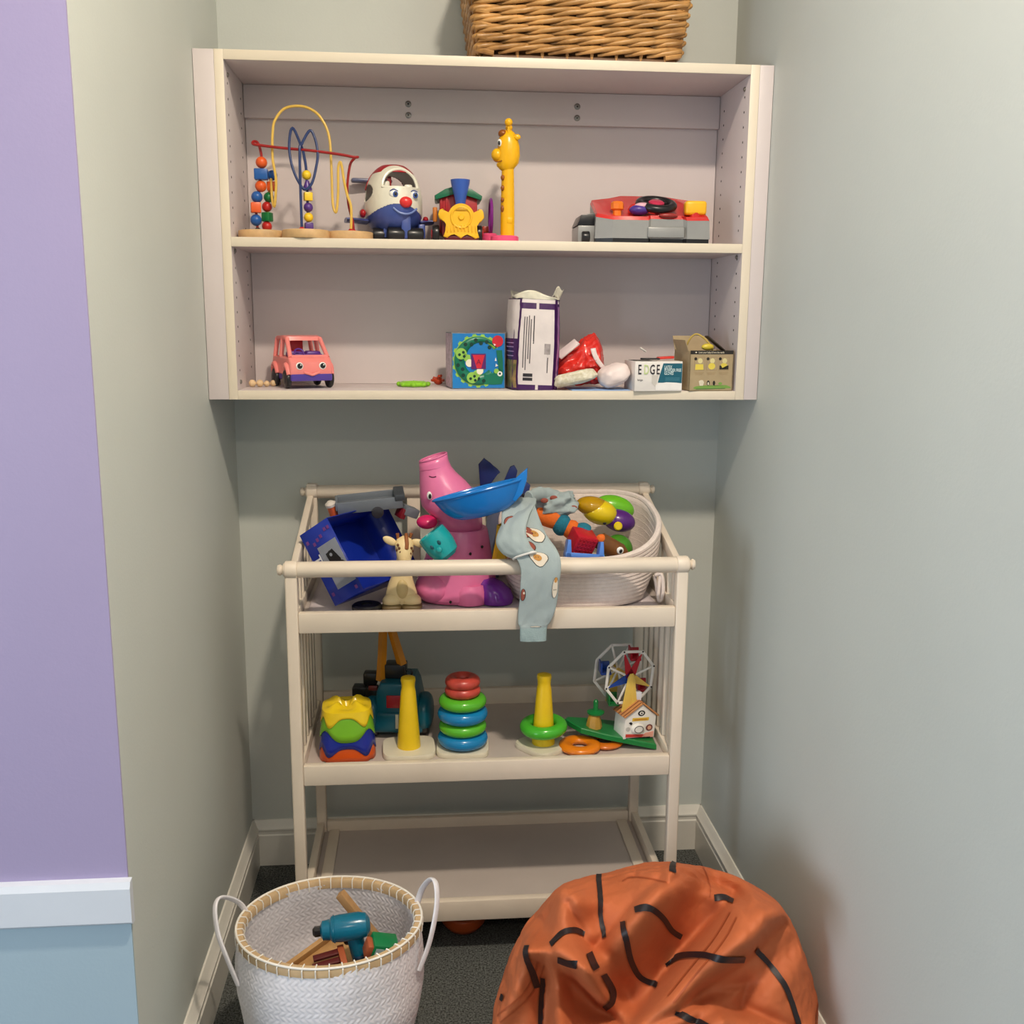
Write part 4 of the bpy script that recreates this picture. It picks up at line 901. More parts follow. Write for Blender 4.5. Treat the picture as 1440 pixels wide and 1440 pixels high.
# ------------------------------------------------------------------ coiled rope basket
RX, RY = .171, .150
t = thing('rope_basket', 'white coiled cotton rope basket full of toys on the top tray', 'basket', (.839, -.264, TZ + .0002))
M_rope = mat('cotton_rope', srgb(228, 214, 206), .85, var=.05, scale=80, bump=.6, bscale=400)
def rimz(a):   # height of the slumped rim around the basket, a=0 at right, -pi/2 front
    f = math.sin(a); r = math.cos(a)
    return .113 + .0515 * (f + 1) + .022 * max(0, r) ** 2 * (1 + .6 * f)
def wall(a, h, off=0.0):
    fl = .90 + .16 * h + (.05 * h * max(0, math.cos(a)) ** 2); ex = .78
    c, s_ = math.cos(a), math.sin(a); cc = math.copysign(abs(c) ** ex, c); ss = math.copysign(abs(s_) ** ex, s_)
    bul = 1 + .05 * math.sin(PI * h)
    fy = (.93 + .07 * h) if s_ < 0 else fl
    return V((cc * (RX * fl * bul + off), ss * (RY * fy + off), .008 + h * (rimz(a) - .008)))
B().grid(lambda u, v: tuple(wall(2 * PI * u, v, -.004)), 90, 12, cu=True).build('basket_lining', M_rope, t, solid=.002)
B().add([tuple(wall(2 * PI * i / 60, 0, -.004)) for i in range(60)], [tuple(range(60))]).build('basket_floor', M_rope, t, solid=.002)
NC = 13
for j in range(NC):
    B().tube([wall(2 * PI * i / 96, j / (NC - 1)) for i in range(96)], .0068 if j < NC - 1 else .0074, 8, True).build('rope_coil', M_rope, t)
hp = spline([(.172, -.085, .060), (.186, -.090, .062), (.189, -.100, .030), (.183, -.105, .004), (.177, -.104, .010), (.181, -.094, .045), (.186, -.083, .058), (.188, -.076, .020), (.184, -.074, .004), (.178, -.078, .03), (.172, -.080, .058)], 6)
B().tube(hp, .0042, 10).build('rope_handle', M_rope, t)
tag(pillow(.140, .112, .038, 3.3, .05, .7).build('added_padding', mat('added_padding_cream', srgb(214, 200, 190), .9, bump=.3), None, (.842, -.262, TZ + .011)), 'cream cushion added as unseen support under the toys in the rope basket', 'padding')  # soft block added at the basket bottom to hold up the toys above

# toys in the rope basket
t = thing('plush_caterpillar', 'orange plush tube with teal bands in the rope basket', 'toy', (.800, -.302, .999))
M_po, M_pt = mat('orange_plush', srgb(224, 106, 30), .85, var=.1, scale=60, bump=.5, bscale=300), mat('teal_plush', srgb(28, 112, 136), .9, var=.15, scale=60, bump=.8, bscale=260)
ax = [V((-.062, .02, .030)), V((-.03, .008, .020)), V((.0, -.004, .004)), V((.03, -.012, -.008)), V((.058, -.016, -.016))]
sp = spline(ax, 8)
def seg(i0, i1, r, m, nm):
    n = i1 - i0 + 1; B().tube(sp[i0:i1 + 1], [r * (.6 + .4 * math.sin(PI * min(1, max(0, (k + .6) / (n + .2))))) ** .7 for k in range(n)], 18).build(nm, m, t)
seg(0, 13, .023, M_po, 'plush_segment'); seg(12, 18, .026, M_pt, 'plush_band'); seg(17, 24, .023, M_po, 'plush_segment'); seg(23, 32, .026, M_pt, 'plush_end')
t = thing('bug_toy', 'yellow, purple and green plastic bug toy in the rope basket', 'toy', (.879, -.255, .936))
M_by, M_bp, M_bg = pl('bug_yellow', 226, 196, 22, .2), pl('bug_purple', 86, 36, 120, .25), pl('bug_green', 110, 190, 36, .25)
M_byt = pl('bug_amber', 206, 158, 14, .12, trans=.25)
B().ell((-.014, -.012, .092), (.043, .036, .030), M=rot(0, 16, 0)).build('lower_shell', M_by, t); B().ell((-.022, -.010, .103), (.042, .034, .024), M=rot(0, 10, 0)).build('upper_shell', M_byt, t)
B().ell((.042, -.004, .082), (.040, .034, .027), M=rot(0, 14, 0)).build('abdomen', M_bp, t)
B().ell((.032, .036, .104), (.050, .030, .030), M=rot(0, 14, 0)).build('green_back', M_bg, t)
B().lathe([(0, .003), (.008, .003), (.0105, 0), (0, 0)], 20, tr(.052, -.039, .063) @ rot(80)).build('button', M_by, t)
B().ell((.02, -.037, .07), (.0045, .003, .0045), 10, 6).build('dark_button', M_black, t)
tag(B().ell((0, 0, 0), .036, 32, 20).build('green_ball', pl('ball_green', 70, 138, 36, .2), None, (.932, -.292, .942)), 'glossy green ball at the right end of the rope basket', 'ball')
t = thing('red_crate', 'bright red ribbed toy crate tipped in the rope basket', 'toy', (.836, -.347, .974), (22, 14, 18))
M_rc = pl('crate_red', 188, 26, 44, .35)
B().box((0, 0, 0), (.054, .046, .050), .003).build('crate', M_rc, t)
for i in range(6):
    B().box((-.0225 + i * .009, -.0235, 0), (.004, .002, .044), .0006).build('rib', M_rc, t)
    if i < 5: B().box((0, -.0238, -.018 + i * .009), (.046, .0014, .003), .0005).build('rib', M_rc, t)
t = thing('blue_cradle', 'cornflower blue plastic stand in front of the red crate', 'toy', (.836, -.383, .944), (-12, 6, 6))
M_bc = pl('cornflower_plastic', 84, 136, 224, .28)
B().bx(-.046, .046, -.012, .012, 0, .011, .002).build('bar', M_bc, t)
for s in (-1, 1): B().prism([(s * .046, 0), (s * .031, 0), (s * .035, .040), (s * .042, .040)], -.012, .012, .002).build('upright', M_bc, t)
t = thing('brown_animal', 'brown wooden toy animal with round white eye in the rope basket', 'toy', (.908, -.345, .957), (0, 34, 8))
M_bw = mat('brown_wood', srgb(116, 72, 32), .45, var=.2, scale=30)
B().loft(rings([(0, 0, .010, .010, -.040), (0, 0, .020, .018, -.036), (0, 0, .022, .020, 0), (0, 0, .023, .020, .02), (0, 0, .016, .015, .036), (0, 0, .005, .005, .040)], 24), M=rot(0, 90, 0)).build('body', M_bw, t)
e = B().lathe([(0, .003), (.006, .003), (.009, 0), (0, 0)], 20, tr(.012, -.019, .006) @ rot(90)).build('eye', M_eye, t); B().ell((.013, -.022, .006), (.004, .0016, .005), 10, 6).build('pupil', M_black, e)
B().ell((-.038, -.006, .004), (.012, .012, .012)).build('nose', MATS['orange_plush'], t)

# ------------------------------------------------------------------ child's shirt draped over basket and rail
t = thing('child_shirt', 'pale grey blue child shirt with printed figures hanging over the rail', 'clothing', (.715, -.45, .98))
O = V((.715, -.45, .98))
M_sh = mat('grey_blue_jersey', srgb(163, 176, 177), .9, var=.04, scale=30, bump=.25, bscale=500)
ctrl = [(.701, -.345, 1.060, .030), (.698, -.352, 1.066, .032), (.692, -.370, 1.072, .034), (.684, -.415, 1.060, .038), (.692, -.450, 1.018, .048), (.711, -.478, .985, .050), (.7245, -.492, .950, .044), (.7235, -.492, .905, .042), (.718, -.488, .860, .040), (.713, -.486, .828, .036), (.711, -.486, .815, .030), (.711, -.486, .785, .029)]
cs = spline([V(c[:3]) for c in ctrl], 8); ws = [p.x for p in spline([V((c[3], 0, 0)) for c in ctrl], 8)]; NS = len(cs)
def sleeve(s, a, off=0.0):
    """s 0..1 along the drape, a angle around the flattened section (pi/2 = outer face)"""
    x = s * (NS - 1); i = min(int(x), NS - 2); fr_ = x - i
    c = cs[i].lerp(cs[i + 1], fr_); w = ws[i] + (ws[i + 1] - ws[i]) * fr_
    tn = (cs[min(i + 2, NS - 1)] - cs[max(i - 1, 0)]).normalized(); side = V((1, 0, 0)); nr = tn.cross(side).normalized()
    if nr.y > 0 and nr.z < .2 or nr.z < -.2: nr = -nr
    ca_, sa_ = math.cos(a), math.sin(a)
    fold = .006 * noise.noise(V((ca_ * w * 45, s * 7, 2.0))) + .0035 * noise.noise(V((ca_ * w * 90, s * 16, 7.0)))
    damp = .45 if s > .45 else 1.0
    th = .0065 * abs(sa_) ** .6 * (1 if sa_ > 0 else -.5)
    return c + side * (w * ca_ * (1 + .06 * noise.noise(V((s * 9, 0, 3 + (1 if ca_ > 0 else 0)))))) + nr * (th + (fold * damp + .003 if sa_ > -.2 else 0) + off) - O
b = B(); b.grid(lambda u, v: tuple(sleeve(v, 2 * PI * u)), 56, 110, cu=True); b.build('sleeve', M_sh, t, sharp=80)
b = B(); b.grid(lambda u, v: tuple(sleeve(.905 + .095 * v, 2 * PI * u, .0008)), 56, 10, cu=True); b.build('cuff', mat('cuff_rib', srgb(154, 174, 175), .9, bump=.5, bscale=300), t, sharp=80)
def fp(s, tt, off=.0012): return sleeve(s, PI / 2 - math.asin(max(-.98, min(.98, tt))), off)
def print_blob(name, s, tt, ds, dt, m, layer=0, n=18, sh=None):
    b = B(); pts = [fp(s, tt, .0013 + .0005 * layer)]
    for k in range(n):
        a = 2 * PI * k / n; r = 1.0 if sh is None else sh(a); pts.append(fp(s + ds * r * math.sin(a), tt + dt * r * math.cos(a), .0013 + .0005 * layer))
    b.add(pts, [(0, 1 + k, 1 + (k + 1) % n) for k in range(n)]); b.build(name, m, t, sharp=80)
M_f1, M_f2, M_f3, M_f4 = mat('print_cream_ink', srgb(226, 214, 196), .9), mat('print_ochre_ink', srgb(196, 140, 72), .9), mat('print_brick_ink', srgb(150, 78, 64), .9), mat('print_line_ink', srgb(46, 42, 44), .9)
def wavy(a): return 1 + .12 * math.cos(3 * a + 1)
for s, tt, k in ((.50, .02, 0), (.385, .42, 0), (.33, -.52, 1), (.37, .02, 1), (.63, .78, 2), (.66, -.86, 1), (.44, -.25, 1)):
    sc = 1.0
    if k == 0:
        print_blob('print_outline', s, tt, .036, .42, M_f4, 0, sh=wavy); print_blob('egg_print', s, tt, .034, .39, M_f1, 1, sh=wavy); print_blob('yolk_print', s - .004, tt - .05, .016, .19, M_f2, 2)
        for dx in (-.07, .05): print_blob('face_dot', s - .006, tt - .05 + dx, .002, .025, M_f4, 3, 8)
    elif k == 1:
        dt = .34 if abs(tt) < .6 else .12
        print_blob('print_outline', s, tt, .030, dt, M_f4, 0, sh=lambda a: 1 + .1 * math.cos(2 * a)); print_blob('cup_print', s, tt, .028, dt - .03, M_f3, 1, sh=lambda a: 1 + .1 * math.cos(2 * a)); print_blob('cup_face', s - .008, tt + .04, .006, .05, M_f1, 2, 8)
    else:
        print_blob('print_outline', s, tt, .046, .17, M_f4, 0); print_blob('bottle_print', s, tt, .044, .15, M_f1, 1); print_blob('bottle_cap_print', s - .034, tt, .012, .08, M_f2, 2, 10)
        for dx in (-.05, .05): print_blob('face_dot', s + .008, tt + dx, .003, .02, M_f4, 3, 8)
print_blob('print_outline', .885, .12, .010, .40, M_f4, 0); print_blob('sheep_print', .885, .10, .008, .36, M_f1, 1)
# folded-back second sleeve and crumpled body
cs2 = spline([V(p) for p in ((.702, -.385, 1.066), (.676, -.436, 1.048), (.662, -.466, 1.015), (.672, -.482, .990), (.690, -.486, .976))], 8)
def sl2(u, v):
    a = 2 * PI * u; x = v * (len(cs2) - 1); i = min(int(x), len(cs2) - 2); c = cs2[i].lerp(cs2[i + 1], x - i)
    w = .026 + .010 * math.sin(PI * v); n = .005 * noise.noise(V((math.cos(a) * 2, math.sin(a) * 2, v * 5)))
    return tuple(c + V((.85, -.3, .35)).normalized() * (w * math.cos(a)) + V((-.35, -.85, .35)).normalized() * ((.013 + n) * math.sin(a)) - O)
B().grid(sl2, 40, 40, cu=True).build('turned_sleeve', M_sh, t, sharp=80)
B().tube([V(sl2(i / 30, 1.0)) for i in range(30)], .0028, 8, True).build('white_hem', mat('white_hem_cotton', srgb(226, 224, 220), .9), t)
pb = pillow(.050, .040, .031, 8.8, .34, .8, 72, 40); pb.build('crumpled_body', M_sh, t, tuple(V((.788, -.270, 1.018)) - O), (0, -8, 0), sharp=80)
cs3 = spline([V(p) for p in ((.712, -.345, 1.076), (.735, -.312, 1.080), (.765, -.285, 1.074), (.795, -.275, 1.060))], 8)
B().tube([p - O for p in cs3], [.016 + .004 * noise.noise(V((i * .35, 0, 0))) for i in range(len(cs3))], 14, flat=.7).build('crumpled_strip', M_sh, t)
for x, y, z, m in ((.775, -.306, 1.070, M_f3), (.79, -.303, 1.052, M_f1), (.752, -.318, 1.066, M_f3), (.823, -.300, 1.045, M_f3)): B().ell((x - O.x, y - O.y, z - O.z), (.009, .003, .006), 12, 8).build('crumpled_print', m, t)
# ------------------------------------------------------------------ middle tray: stacking cups
MZ = .4742
M_oc, M_blc, M_gc2, M_yc = pl('cup_orange', 214, 84, 22, .3), pl('cup_blue', 22, 44, 150, .25), pl('cup_green', 122, 188, 40, .25), pl('cup_yellow', 240, 206, 34, .22)
def sq(a, e=.62):
    c, s_ = math.cos(a), math.sin(a); return math.copysign(abs(c) ** e, c), math.copysign(abs(s_) ** e, s_)
def hwz(z): return .0655 - .0165 * (z / .125) ** 1.25
def cup(name, label, m, bot, top, off, roof=False):
    b = B(); n = 96
    def ring(zf, o=off):
        out = []
        for j in range(n):
            a = 2 * PI * j / n; z = zf(a); c, s_ = sq(a); w = hwz(z) + o; out.append((c * w, s_ * w * .95, z))
        return out
    rs = [ring(lambda a, q=q: bot(a) + (top - bot(a)) * q) for q in (0, .25, .5, .75, 1)]
    if roof:
        rs = rs[:-1] + [ring(lambda a: top - .004)]
        for q in (.93, .8, .6, .4, .22, .1):
            rs.append([(sq(2 * PI * j / n)[0] * hwz(top) * q, sq(2 * PI * j / n)[1] * hwz(top) * q * .95, top + (.014 * math.cos(4 * (2 * PI * j / n) + PI) * q + .004) * math.sin(PI * min(1, q * 1.05)) - (.012 if q < .3 else 0)) for j in range(n)])
    b.loft(rs, caps=False)
    if roof: b.f.append(tuple(range(len(b.v) - n, len(b.v))))
    o = b.build(name, m, None, (.291, -.350, MZ + .0002), (0, 0, 4), sharp=50, solid=.0010)
    return tag(o, label, 'cup', 'stacking cups')
cup('stacking_cup', 'orange wavy stacking cup at the bottom of the nested stack', M_oc, lambda a: max(0, .004 * math.cos(8 * a) - .001), .05, 0)
cup('stacking_cup', 'dark blue wavy stacking cup nested above the orange one', M_blc, lambda a: .024 + .010 * math.cos(6 * (a + PI / 2)), .088, .0020)
cup('stacking_cup', 'green wavy stacking cup nested above the dark blue one', M_gc2, lambda a: .062 - .013 * math.cos(4 * (a + PI / 2)), .114, .0040)
cup('stacking_cup', 'yellow wavy stacking cup on top of the nested stack', M_yc, lambda a: .094 + .011 * math.cos(6 * (a + PI / 2)), .122, .0060, True)

# ------------------------------------------------------------------ ring stackers
M_plate = pl('ivory_plate', 226, 218, 196, .35)
def plate(b, w, d, h=.012, e=.45):
    n = 64
    def rg(f, z): return [(sq(2 * PI * j / n, e)[0] * w * f, sq(2 * PI * j / n, e)[1] * d * f, z) for j in range(n)]
    return b.loft([rg(.99, 0), rg(1, .002), rg(1, h - .003), rg(.98, h), rg(.5, h)])
def stacker(label, loc, rz, w, d, cone=True):
    t = thing('ring_stacker', label, 'toy', loc, (0, 0, rz), 'ring stackers')
    plate(B(), w, d).build('base_plate', M_plate, t)
    prof = [(0, .012), (.0275, .012), (.0275, .016), (.0175, .148), (.0155, .158), (.0160, .168), (.0175, .176), (.0165, .182), (.010, .185), (0, .185)] if cone else [(0, .012), (.022, .012), (.018, .120), (0, .121)]
    B().lathe(prof, 36).build('yellow_cone', pl('cone_yellow', 238, 200, 30, .3), t)
stacker('ivory ring stacker base with bare yellow cone next to the stacking cups', (.434, -.352, MZ + .0002), 3, .062, .058)
stacker('ivory ring stacker base carrying a pile of coloured rings', (.561, -.352, MZ + .0002), -4, .062, .056, False)
stacker('ivory ring stacker turned cornerwise with one green ring on its cone', (.753, -.354, MZ + .0002), 38, .055, .055)
M_rb, M_rg, M_rr = pl('ring_blue', 22, 128, 186, .2), pl('ring_green', 92, 186, 46, .2), pl('ring_red', 196, 74, 62, .3, var=.25)
for z, R_, r_, m, lb in ((.0305, .0415, .0178, M_rb, 'blue stacking ring at the bottom of the ring pile'), (.0605, .0405, .0155, M_rg, 'lower green stacking ring between the two blue rings'), (.0915, .0415, .0175, M_rb, 'blue stacking ring between the two green rings'), (.1225, .0405, .0155, M_rg, 'green stacking ring below the faded red rings'), (.1480, .0272, .0148, M_rr, 'faded red stacking ring lying on the upper green ring'), (.1700, .0262, .0152, M_rr, 'faded red stacking ring on top of the ring pile')):
    tag(B().torus((0, 0, 0), R_, r_, 52, 18, fz=.92).build('stacking_ring', m, None, (.561, -.352, MZ + z)), lb, 'ring', 'stacking rings')
tag(B().torus((0, 0, 0), .0415, .0152, 52, 18, fz=.98).build('stacking_ring', pl('ring_grass_green', 72, 178, 46, .2), None, (.753, -.354, MZ + .0535), (2, -2, 0)), 'grass green stacking ring round the cone of the cornerwise stacker', 'ring', 'stacking rings')
B_ = pl('ring_orange', 232, 130, 24, .22)
tag(B().torus((0, 0, 0), .0345, .0160, 48, 16, fz=.62).build('stacking_ring', B_, None, (.838, -.372, MZ + .0101)), 'orange ring lying flat in front of the toy fairground wheel', 'ring', 'stacking rings')
tag(B().torus((0, 0, 0), .0320, .0140, 48, 16, fz=.5).build('stacking_ring', pl('ring_deep_orange', 214, 112, 26, .22), None, (.902, -.345, MZ + .0074)), 'deep orange ring wedged under the green base of the toy wheel', 'ring', 'stacking rings')

# ------------------------------------------------------------------ tow truck
t = thing('tow_truck', 'teal toy tow truck with orange crane arms behind the yellow cone', 'truck', (.412, -.225, MZ + .0002), (0, 0, -6))
M_tt, M_to = pl('truck_teal', 16, 92, 112, .3), pl('crane_orange', 204, 132, 26, .35)
B().prism([(-.050, .030), (.054, .030), (.054, .085), (.046, .125), (.038, .142), (-.040, .142), (-.050, .120), (-.054, .085)], -.060, .055, .008, 3).build('cab', M_tt, t)
B().bx(-.060, .064, -.066, .060, .016, .070, .010, 3).build('body', M_tt, t)
for s in (-1, 1):
    B().ell((s * .062, -.02, .058), (.022, .052, .044), e=.8).build('fender', M_tt, t)
    for y in (-.035, .045): B().cyl((s * .048, y, .0285), (s * .074, y, .0285), .028, n=30, bev=.006).build('wheel', M_black, t)
B().bx(-.026, .012, -.0625, -.058, .080, .112, .003).build('rear_window', pl('window_red', 176, 26, 40), t)
B().bx(-.004, .004, -.068, -.064, .030, .066, .001).build('rear_sticker', M_plate, t)
q = B().bx(-.034, .018, -.030, .012, .142, .178, .004).build('winch_box', M_black, t)
B().torus((0, 0, 0), .008, .0025, 20, 8, M=tr(.024, -.02, .155) @ rot(90)).build('winch_hook', M_black, q)
B().tube([(-.044, -.03, .138), (-.040, -.02, .20), (-.036, -.012, .310)], [.011, .011, .010], 4).build('crane_arm', M_to, t); B().tube([(.008, -.02, .176), (-.012, -.016, .245), (-.030, -.012, .310)], [.012, .011, .010], 4).build('crane_arm', M_to, t)
B().cyl((-.046, -.016, .312), (-.022, -.016, .312), .012, n=20).build('crane_pivot', M_black, t)
for c, z in (((-.072, .0, .135), (.034, .03, .03)), ((-.092, -.01, .098), (.046, .035, .040)), ((-.066, -.02, .105), (.03, .03, .03)), ((-.066, -.03, .062), (.022, .02, .03))): B().box(c, z, .004).build('side_gear', M_black, t)
B().box((-.062, -.034, .12), (.022, .006, .012), .002).build('side_gear_red', pl('gear_red', 110, 44, 40), t)

# ------------------------------------------------------------------ toy fairground wheel with house
t = thing('toy_ferris_wheel', 'toy fairground wheel with white spokes and a small house on a green base', 'toy', (.927, -.335, MZ + .030))
M_fg, M_fw, M_fy = pl('base_green', 22, 122, 58, .3), pl('wheel_white', 232, 228, 220, .35), pl('support_yellow', 232, 196, 92, .35)
M_fr, M_fb = pl('seat_red', 178, 22, 40, .3), pl('seat_blue', 24, 66, 150, .3)
bp = B(); outl = [(-.118, .02), (-.085, -.026), (-.03, -.042), (.092, -.056), (.094, .03), (.02, .06), (-.06, .05), (-.11, .036)]
def btilt(x): return .018 - (x + .118) * .19
bp.loft([[(x, y, btilt(x) - .006) for x, y in outl], [(x, y, btilt(x) + .005) for x, y in outl], [(x * .97, y * .95, btilt(x * .97) + .007) for x, y in outl]]); bp.build('green_base', M_fg, t, sharp=25)
h = B(); Mh = tr(.046, -.014, btilt(.046) + .0065) @ rot(0, 5, 18) @ Matrix.Diagonal((1.55, 1.05, 1.12, 1))
h.prism([(-.027, 0), (.027, 0), (.027, .048), (0, .076), (-.027, .048)], -.022, .026, .001, M=Mh); hs = h.build('house', M_fw, t)
for s in (-1, 1):
    b = B(); b.box((0, 0, 0), (.042, .056, .003), .0008, M=Mh @ tr(s * .0155, .002, .0635) @ rot(0, 45 * s, 0)); rf = b.build('roof', pl('roof_tan', 196, 134, 82, .5), hs)
    for k in range(5): B().box((0, 0, 0), (.0425, .0028, .0036), M=Mh @ tr(s * .0155, -.021 + k * .0115, .0637) @ rot(0, 45 * s, 0)).build('roof_stripe', pl('roof_brown', 130, 78, 46, .5), rf)
B().box((0, 0, 0), (.012, .014, .026), .001, M=Mh @ tr(.0, .006, .082)).build('chimney', pl('chimney_white', 226, 226, 232), hs)
def hp_(name, pts, m, l=0): B().prism(pts, -.0226 - .0004 * l, -.0218, M=Mh).build(name, m, hs)
hp_('round_window', circ(0, .056, .0062, 18), M_black); hp_('round_window_inner', circ(0, .056, .0036, 14), M_fw, 1); hp_('window_dot', circ(0, .056, .0016, 10), M_black, 2)
hp_('sign', [(-.015, .039), (.014, .039), (.014, .046), (-.015, .046)], pl('sign_yellow', 226, 186, 60)); hp_('sign_frame', [(-.012, .0415), (.011, .0415), (.011, .0432), (-.012, .0432)], pl('sign_orange', 190, 110, 50), 1)
B().lathe([(0, .006), (.0085, .006), (.0115, .003), (.012, 0), (0, 0)], 28, Mh @ tr(-.004, -.0222, .022) @ rot(90)).build('crank_knob', M_fw, hs)
B().torus((0, 0, 0), .0075, .0006, 28, 6, M=Mh @ tr(-.004, -.0284, .022) @ rot(90)).build('knob_ring', M_black, hs)
hp_('face_print', circ(.0165, .0225, .006, 16, .0075), pl('print_brown_face', 116, 60, 54)); hp_('face_print_inner', circ(.0165, .0225, .0034, 12, .0045), pl('print_face', 216, 160, 130), 1)
hp_('bird_print', [(-.021, .036), (-.016, .030), (-.014, .034), (-.0165, .0375)], M_black); hp_('figure_print', circ(-.021, .022, .004, 10, .005), pl('print_pale', 190, 186, 180))
hp_('red_print', [(-.024, .004), (.010, .002), (.010, .008), (-.024, .011)], pl('print_red_scarlet', 200, 60, 50)); hp_('salmon_print', [(.004, .001), (.025, .001), (.025, .014), (.010, .011)], pl('print_salmon', 232, 160, 140)); hp_('dark_print', [(-.023, .0008), (.020, .0008), (.020, .0022), (-.023, .0022)], M_black, 1)
# wheel: two octagons
Mw = tr(.027, .004, .138) @ rot(0, 0, 20) @ rot(90)
ws_ = []
for k, (yz, nm) in enumerate(((.016, 'front_rim'), (-.040, 'rear_rim'))):
    R_ = .068; pts = [(R_ * math.cos(2 * PI * i / 8 + .28), R_ * math.sin(2 * PI * i / 8 + .28), yz) for i in range(8)]
    rim = thing_part = B()
    for i in range(8): rim.box((0, 0, 0), ((V(pts[i]) - V(pts[(i + 1) % 8])).length + .004, .0065, .004), .001, M=Mw @ tr(*((V(pts[i]) + V(pts[(i + 1) % 8])) / 2)) @ rot(0, 0, math.degrees(2 * PI * (i + .5) / 8 + .28) + 90))
    ro_ = rim.build(nm, M_fw, t, kind='stuff')
    for i in range(8):
        a = 2 * PI * i / 8 + .28
        B().box((0, 0, 0), (R_ * .98, .005, .003), .0008, M=Mw @ rot(0, 0, math.degrees(a)) @ tr(R_ / 2, 0, yz)).build('spoke', M_fw, ro_)
        B().lathe([(0, .001), (.0022, .001), (.0022, 0), (0, 0)], 10, Mw @ tr(pts[i][0], pts[i][1], yz + (.002 if k == 0 else -.003))).build('pivot', M_black, ro_)
        if k == 0 and i in (1, 2, 4, 7):
            m = {1: M_fr, 2: M_fr, 4: M_fb, 7: M_fy}[i]
            B().prism([(.002, -.012), (R_ * .9, -.0015), (R_ * .9, .0015), (.002, .012)], -.0012, .0012, M=Mw @ tr(0, 0, yz + .001) @ rot(0, 0, math.degrees(a)) @ rot(-90)).build('coloured_vane', m, ro_)
for i, m in ((1, M_fr), (3, M_fb), (5, M_fg), (7, M_fr)):
    a = 2 * PI * i / 8 + .28; c = Mw @ V((.060 * math.cos(a), .060 * math.sin(a), -.012))
    st = B().bx(-.013, .013, -.018, .018, -.020, -.014, .002).build('seat', m, t, tuple(c)); B().bx(-.013, -.009, -.018, .018, -.016, .010, .0015).build('seat_back', m, st); B().bx(-.013, .013, .013, .018, -.016, .004, .0015).build('seat_side', m, st)
B().cyl(tuple(Mw @ V((0, 0, -.044))), tuple(Mw @ V((0, 0, .024))), .006, n=16).build('axle', M_fy, t)
for yz in (.024, -.050): B().prism([(-.026, -.080), (.004, -.086), (.008, .004), (.004, .011), (-.004, .011), (-.010, .002)], -.002, .002, .0008, M=Mw @ tr(0, 0, yz) @ rot(-90)).build('support', M_fy, t)
B().prism([(.004, -.095), (.020, -.100), (.008, .004), (-.004, .008)], -.002, .002, .0008, M=Mw @ tr(0, 0, .0245) @ rot(-90)).build('support', M_fy, t)
B().lathe([(0, 0), (.020, 0), (.018, .012), (.014, .03), (.010, .034), (0, .034)], 8, tr(-.050, -.004, btilt(-.05) + .006)).build('ticket_booth', pl('booth_ochre', 176, 134, 50, .4), t)
fgn = B().lathe([(0, 0), (.020, 0), (.021, .004), (.012, .007), (.006, .008), (.006, .030), (.003, .034), (0, .034)], 24, tr(-.046, .0, btilt(-.05) + .040)).build('green_figure', M_fg, t)

# ------------------------------------------------------------------ orange toy under the table
t = thing('orange_bowl', 'orange rounded toy bowl on the carpet under the changing table', 'toy', (.562, -.345, .0002))
B().lathe([(0, 0), (.022, 0), (.040, .008), (.054, .026), (.058, .048), (.056, .052), (.050, .048), (.044, .026), (.02, .012), (0, .010)], 40).build('bowl', pl('dull_orange_plastic', 190, 84, 34, .35), t)
B().lathe([(.0555, .050), (.060, .052), (.060, .056), (.0555, .056), (.0555, .050)], 40).build('rim', pl('dull_orange_plastic', 190, 84, 34, .35), t)

# ------------------------------------------------------------------ white woven laundry basket
FX, FY, FZ = .286, -.800, .33
t = thing('laundry_basket', 'round white woven basket with tan rim and two loop handles on the carpet', 'basket', (FX, FY, .0))
RX2, RY2 = .172, .147
M_wv = mat('white_woven_strap', srgb(226, 222, 226), .5, var=.06, scale=40, bump=.2, bscale=120)
def bprof(h): return .84 + .16 * min(1, h * 1.6) ** .8 + .045 * math.sin(PI * min(1, max(0, (h - .25) / .75)))
def wvh(ang, z):
    w = .0112; s_ = ang * .1604; row = math.floor(z / .0105); q = (z / .0105) - row
    d = (1 if row % 2 else -1); p = (s_ + d * (q - .5) * .0105) / w
    k = abs(math.sin(PI * p)) ** .55
    return .0015 * k * (.55 + .45 * math.sin(PI * q) ** .5)
def bwall(u, v, inn=False):
    a = 2 * PI * u; z = .004 + (FZ - .012) * v; r = bprof(v); w = wvh(a, z)
    dent = .006 * noise.noise(V((math.cos(a) * 1.5, math.sin(a) * 1.5, v * 3)))
    o = (-.006 - w) if inn else w
    return ((RX2 * r + o + dent) * math.cos(a), (RY2 * r + o + dent) * math.sin(a), z)
B().grid(lambda u, v: bwall(u, v), 640, 150, cu=True).build('outer_weave', M_wv, t, sharp=70, kind='stuff')
B().grid(lambda u, v: bwall(u, v, True), 640, 150, cu=True).build('inner_weave', M_wv, t, sharp=70, kind='stuff')
B().add([(RX2 * .84 * math.cos(2 * PI * i / 60), RY2 * .84 * math.sin(2 * PI * i / 60), .005) for i in range(60)], [tuple(range(60))]).build('basket_floor', M_wv, t, solid=.003)
M_rim = mat('tan_rim', srgb(196, 166, 126), .5, var=.12, scale=40)
n = 120; rr_ = []
for i in range(n):
    a = 2 * PI * i / n; c, s_ = math.cos(a), math.sin(a)
    rr_.append([((RX2 + o) * c, (RY2 + o) * s_, z) for o, z in ((.001, FZ - .019), (.0055, FZ - .018), (.0065, FZ - .004), (.004, FZ), (-.006, FZ), (-.0085, FZ - .004), (-.008, FZ - .017), (-.004, FZ - .019))])
b = B(); m8 = 8
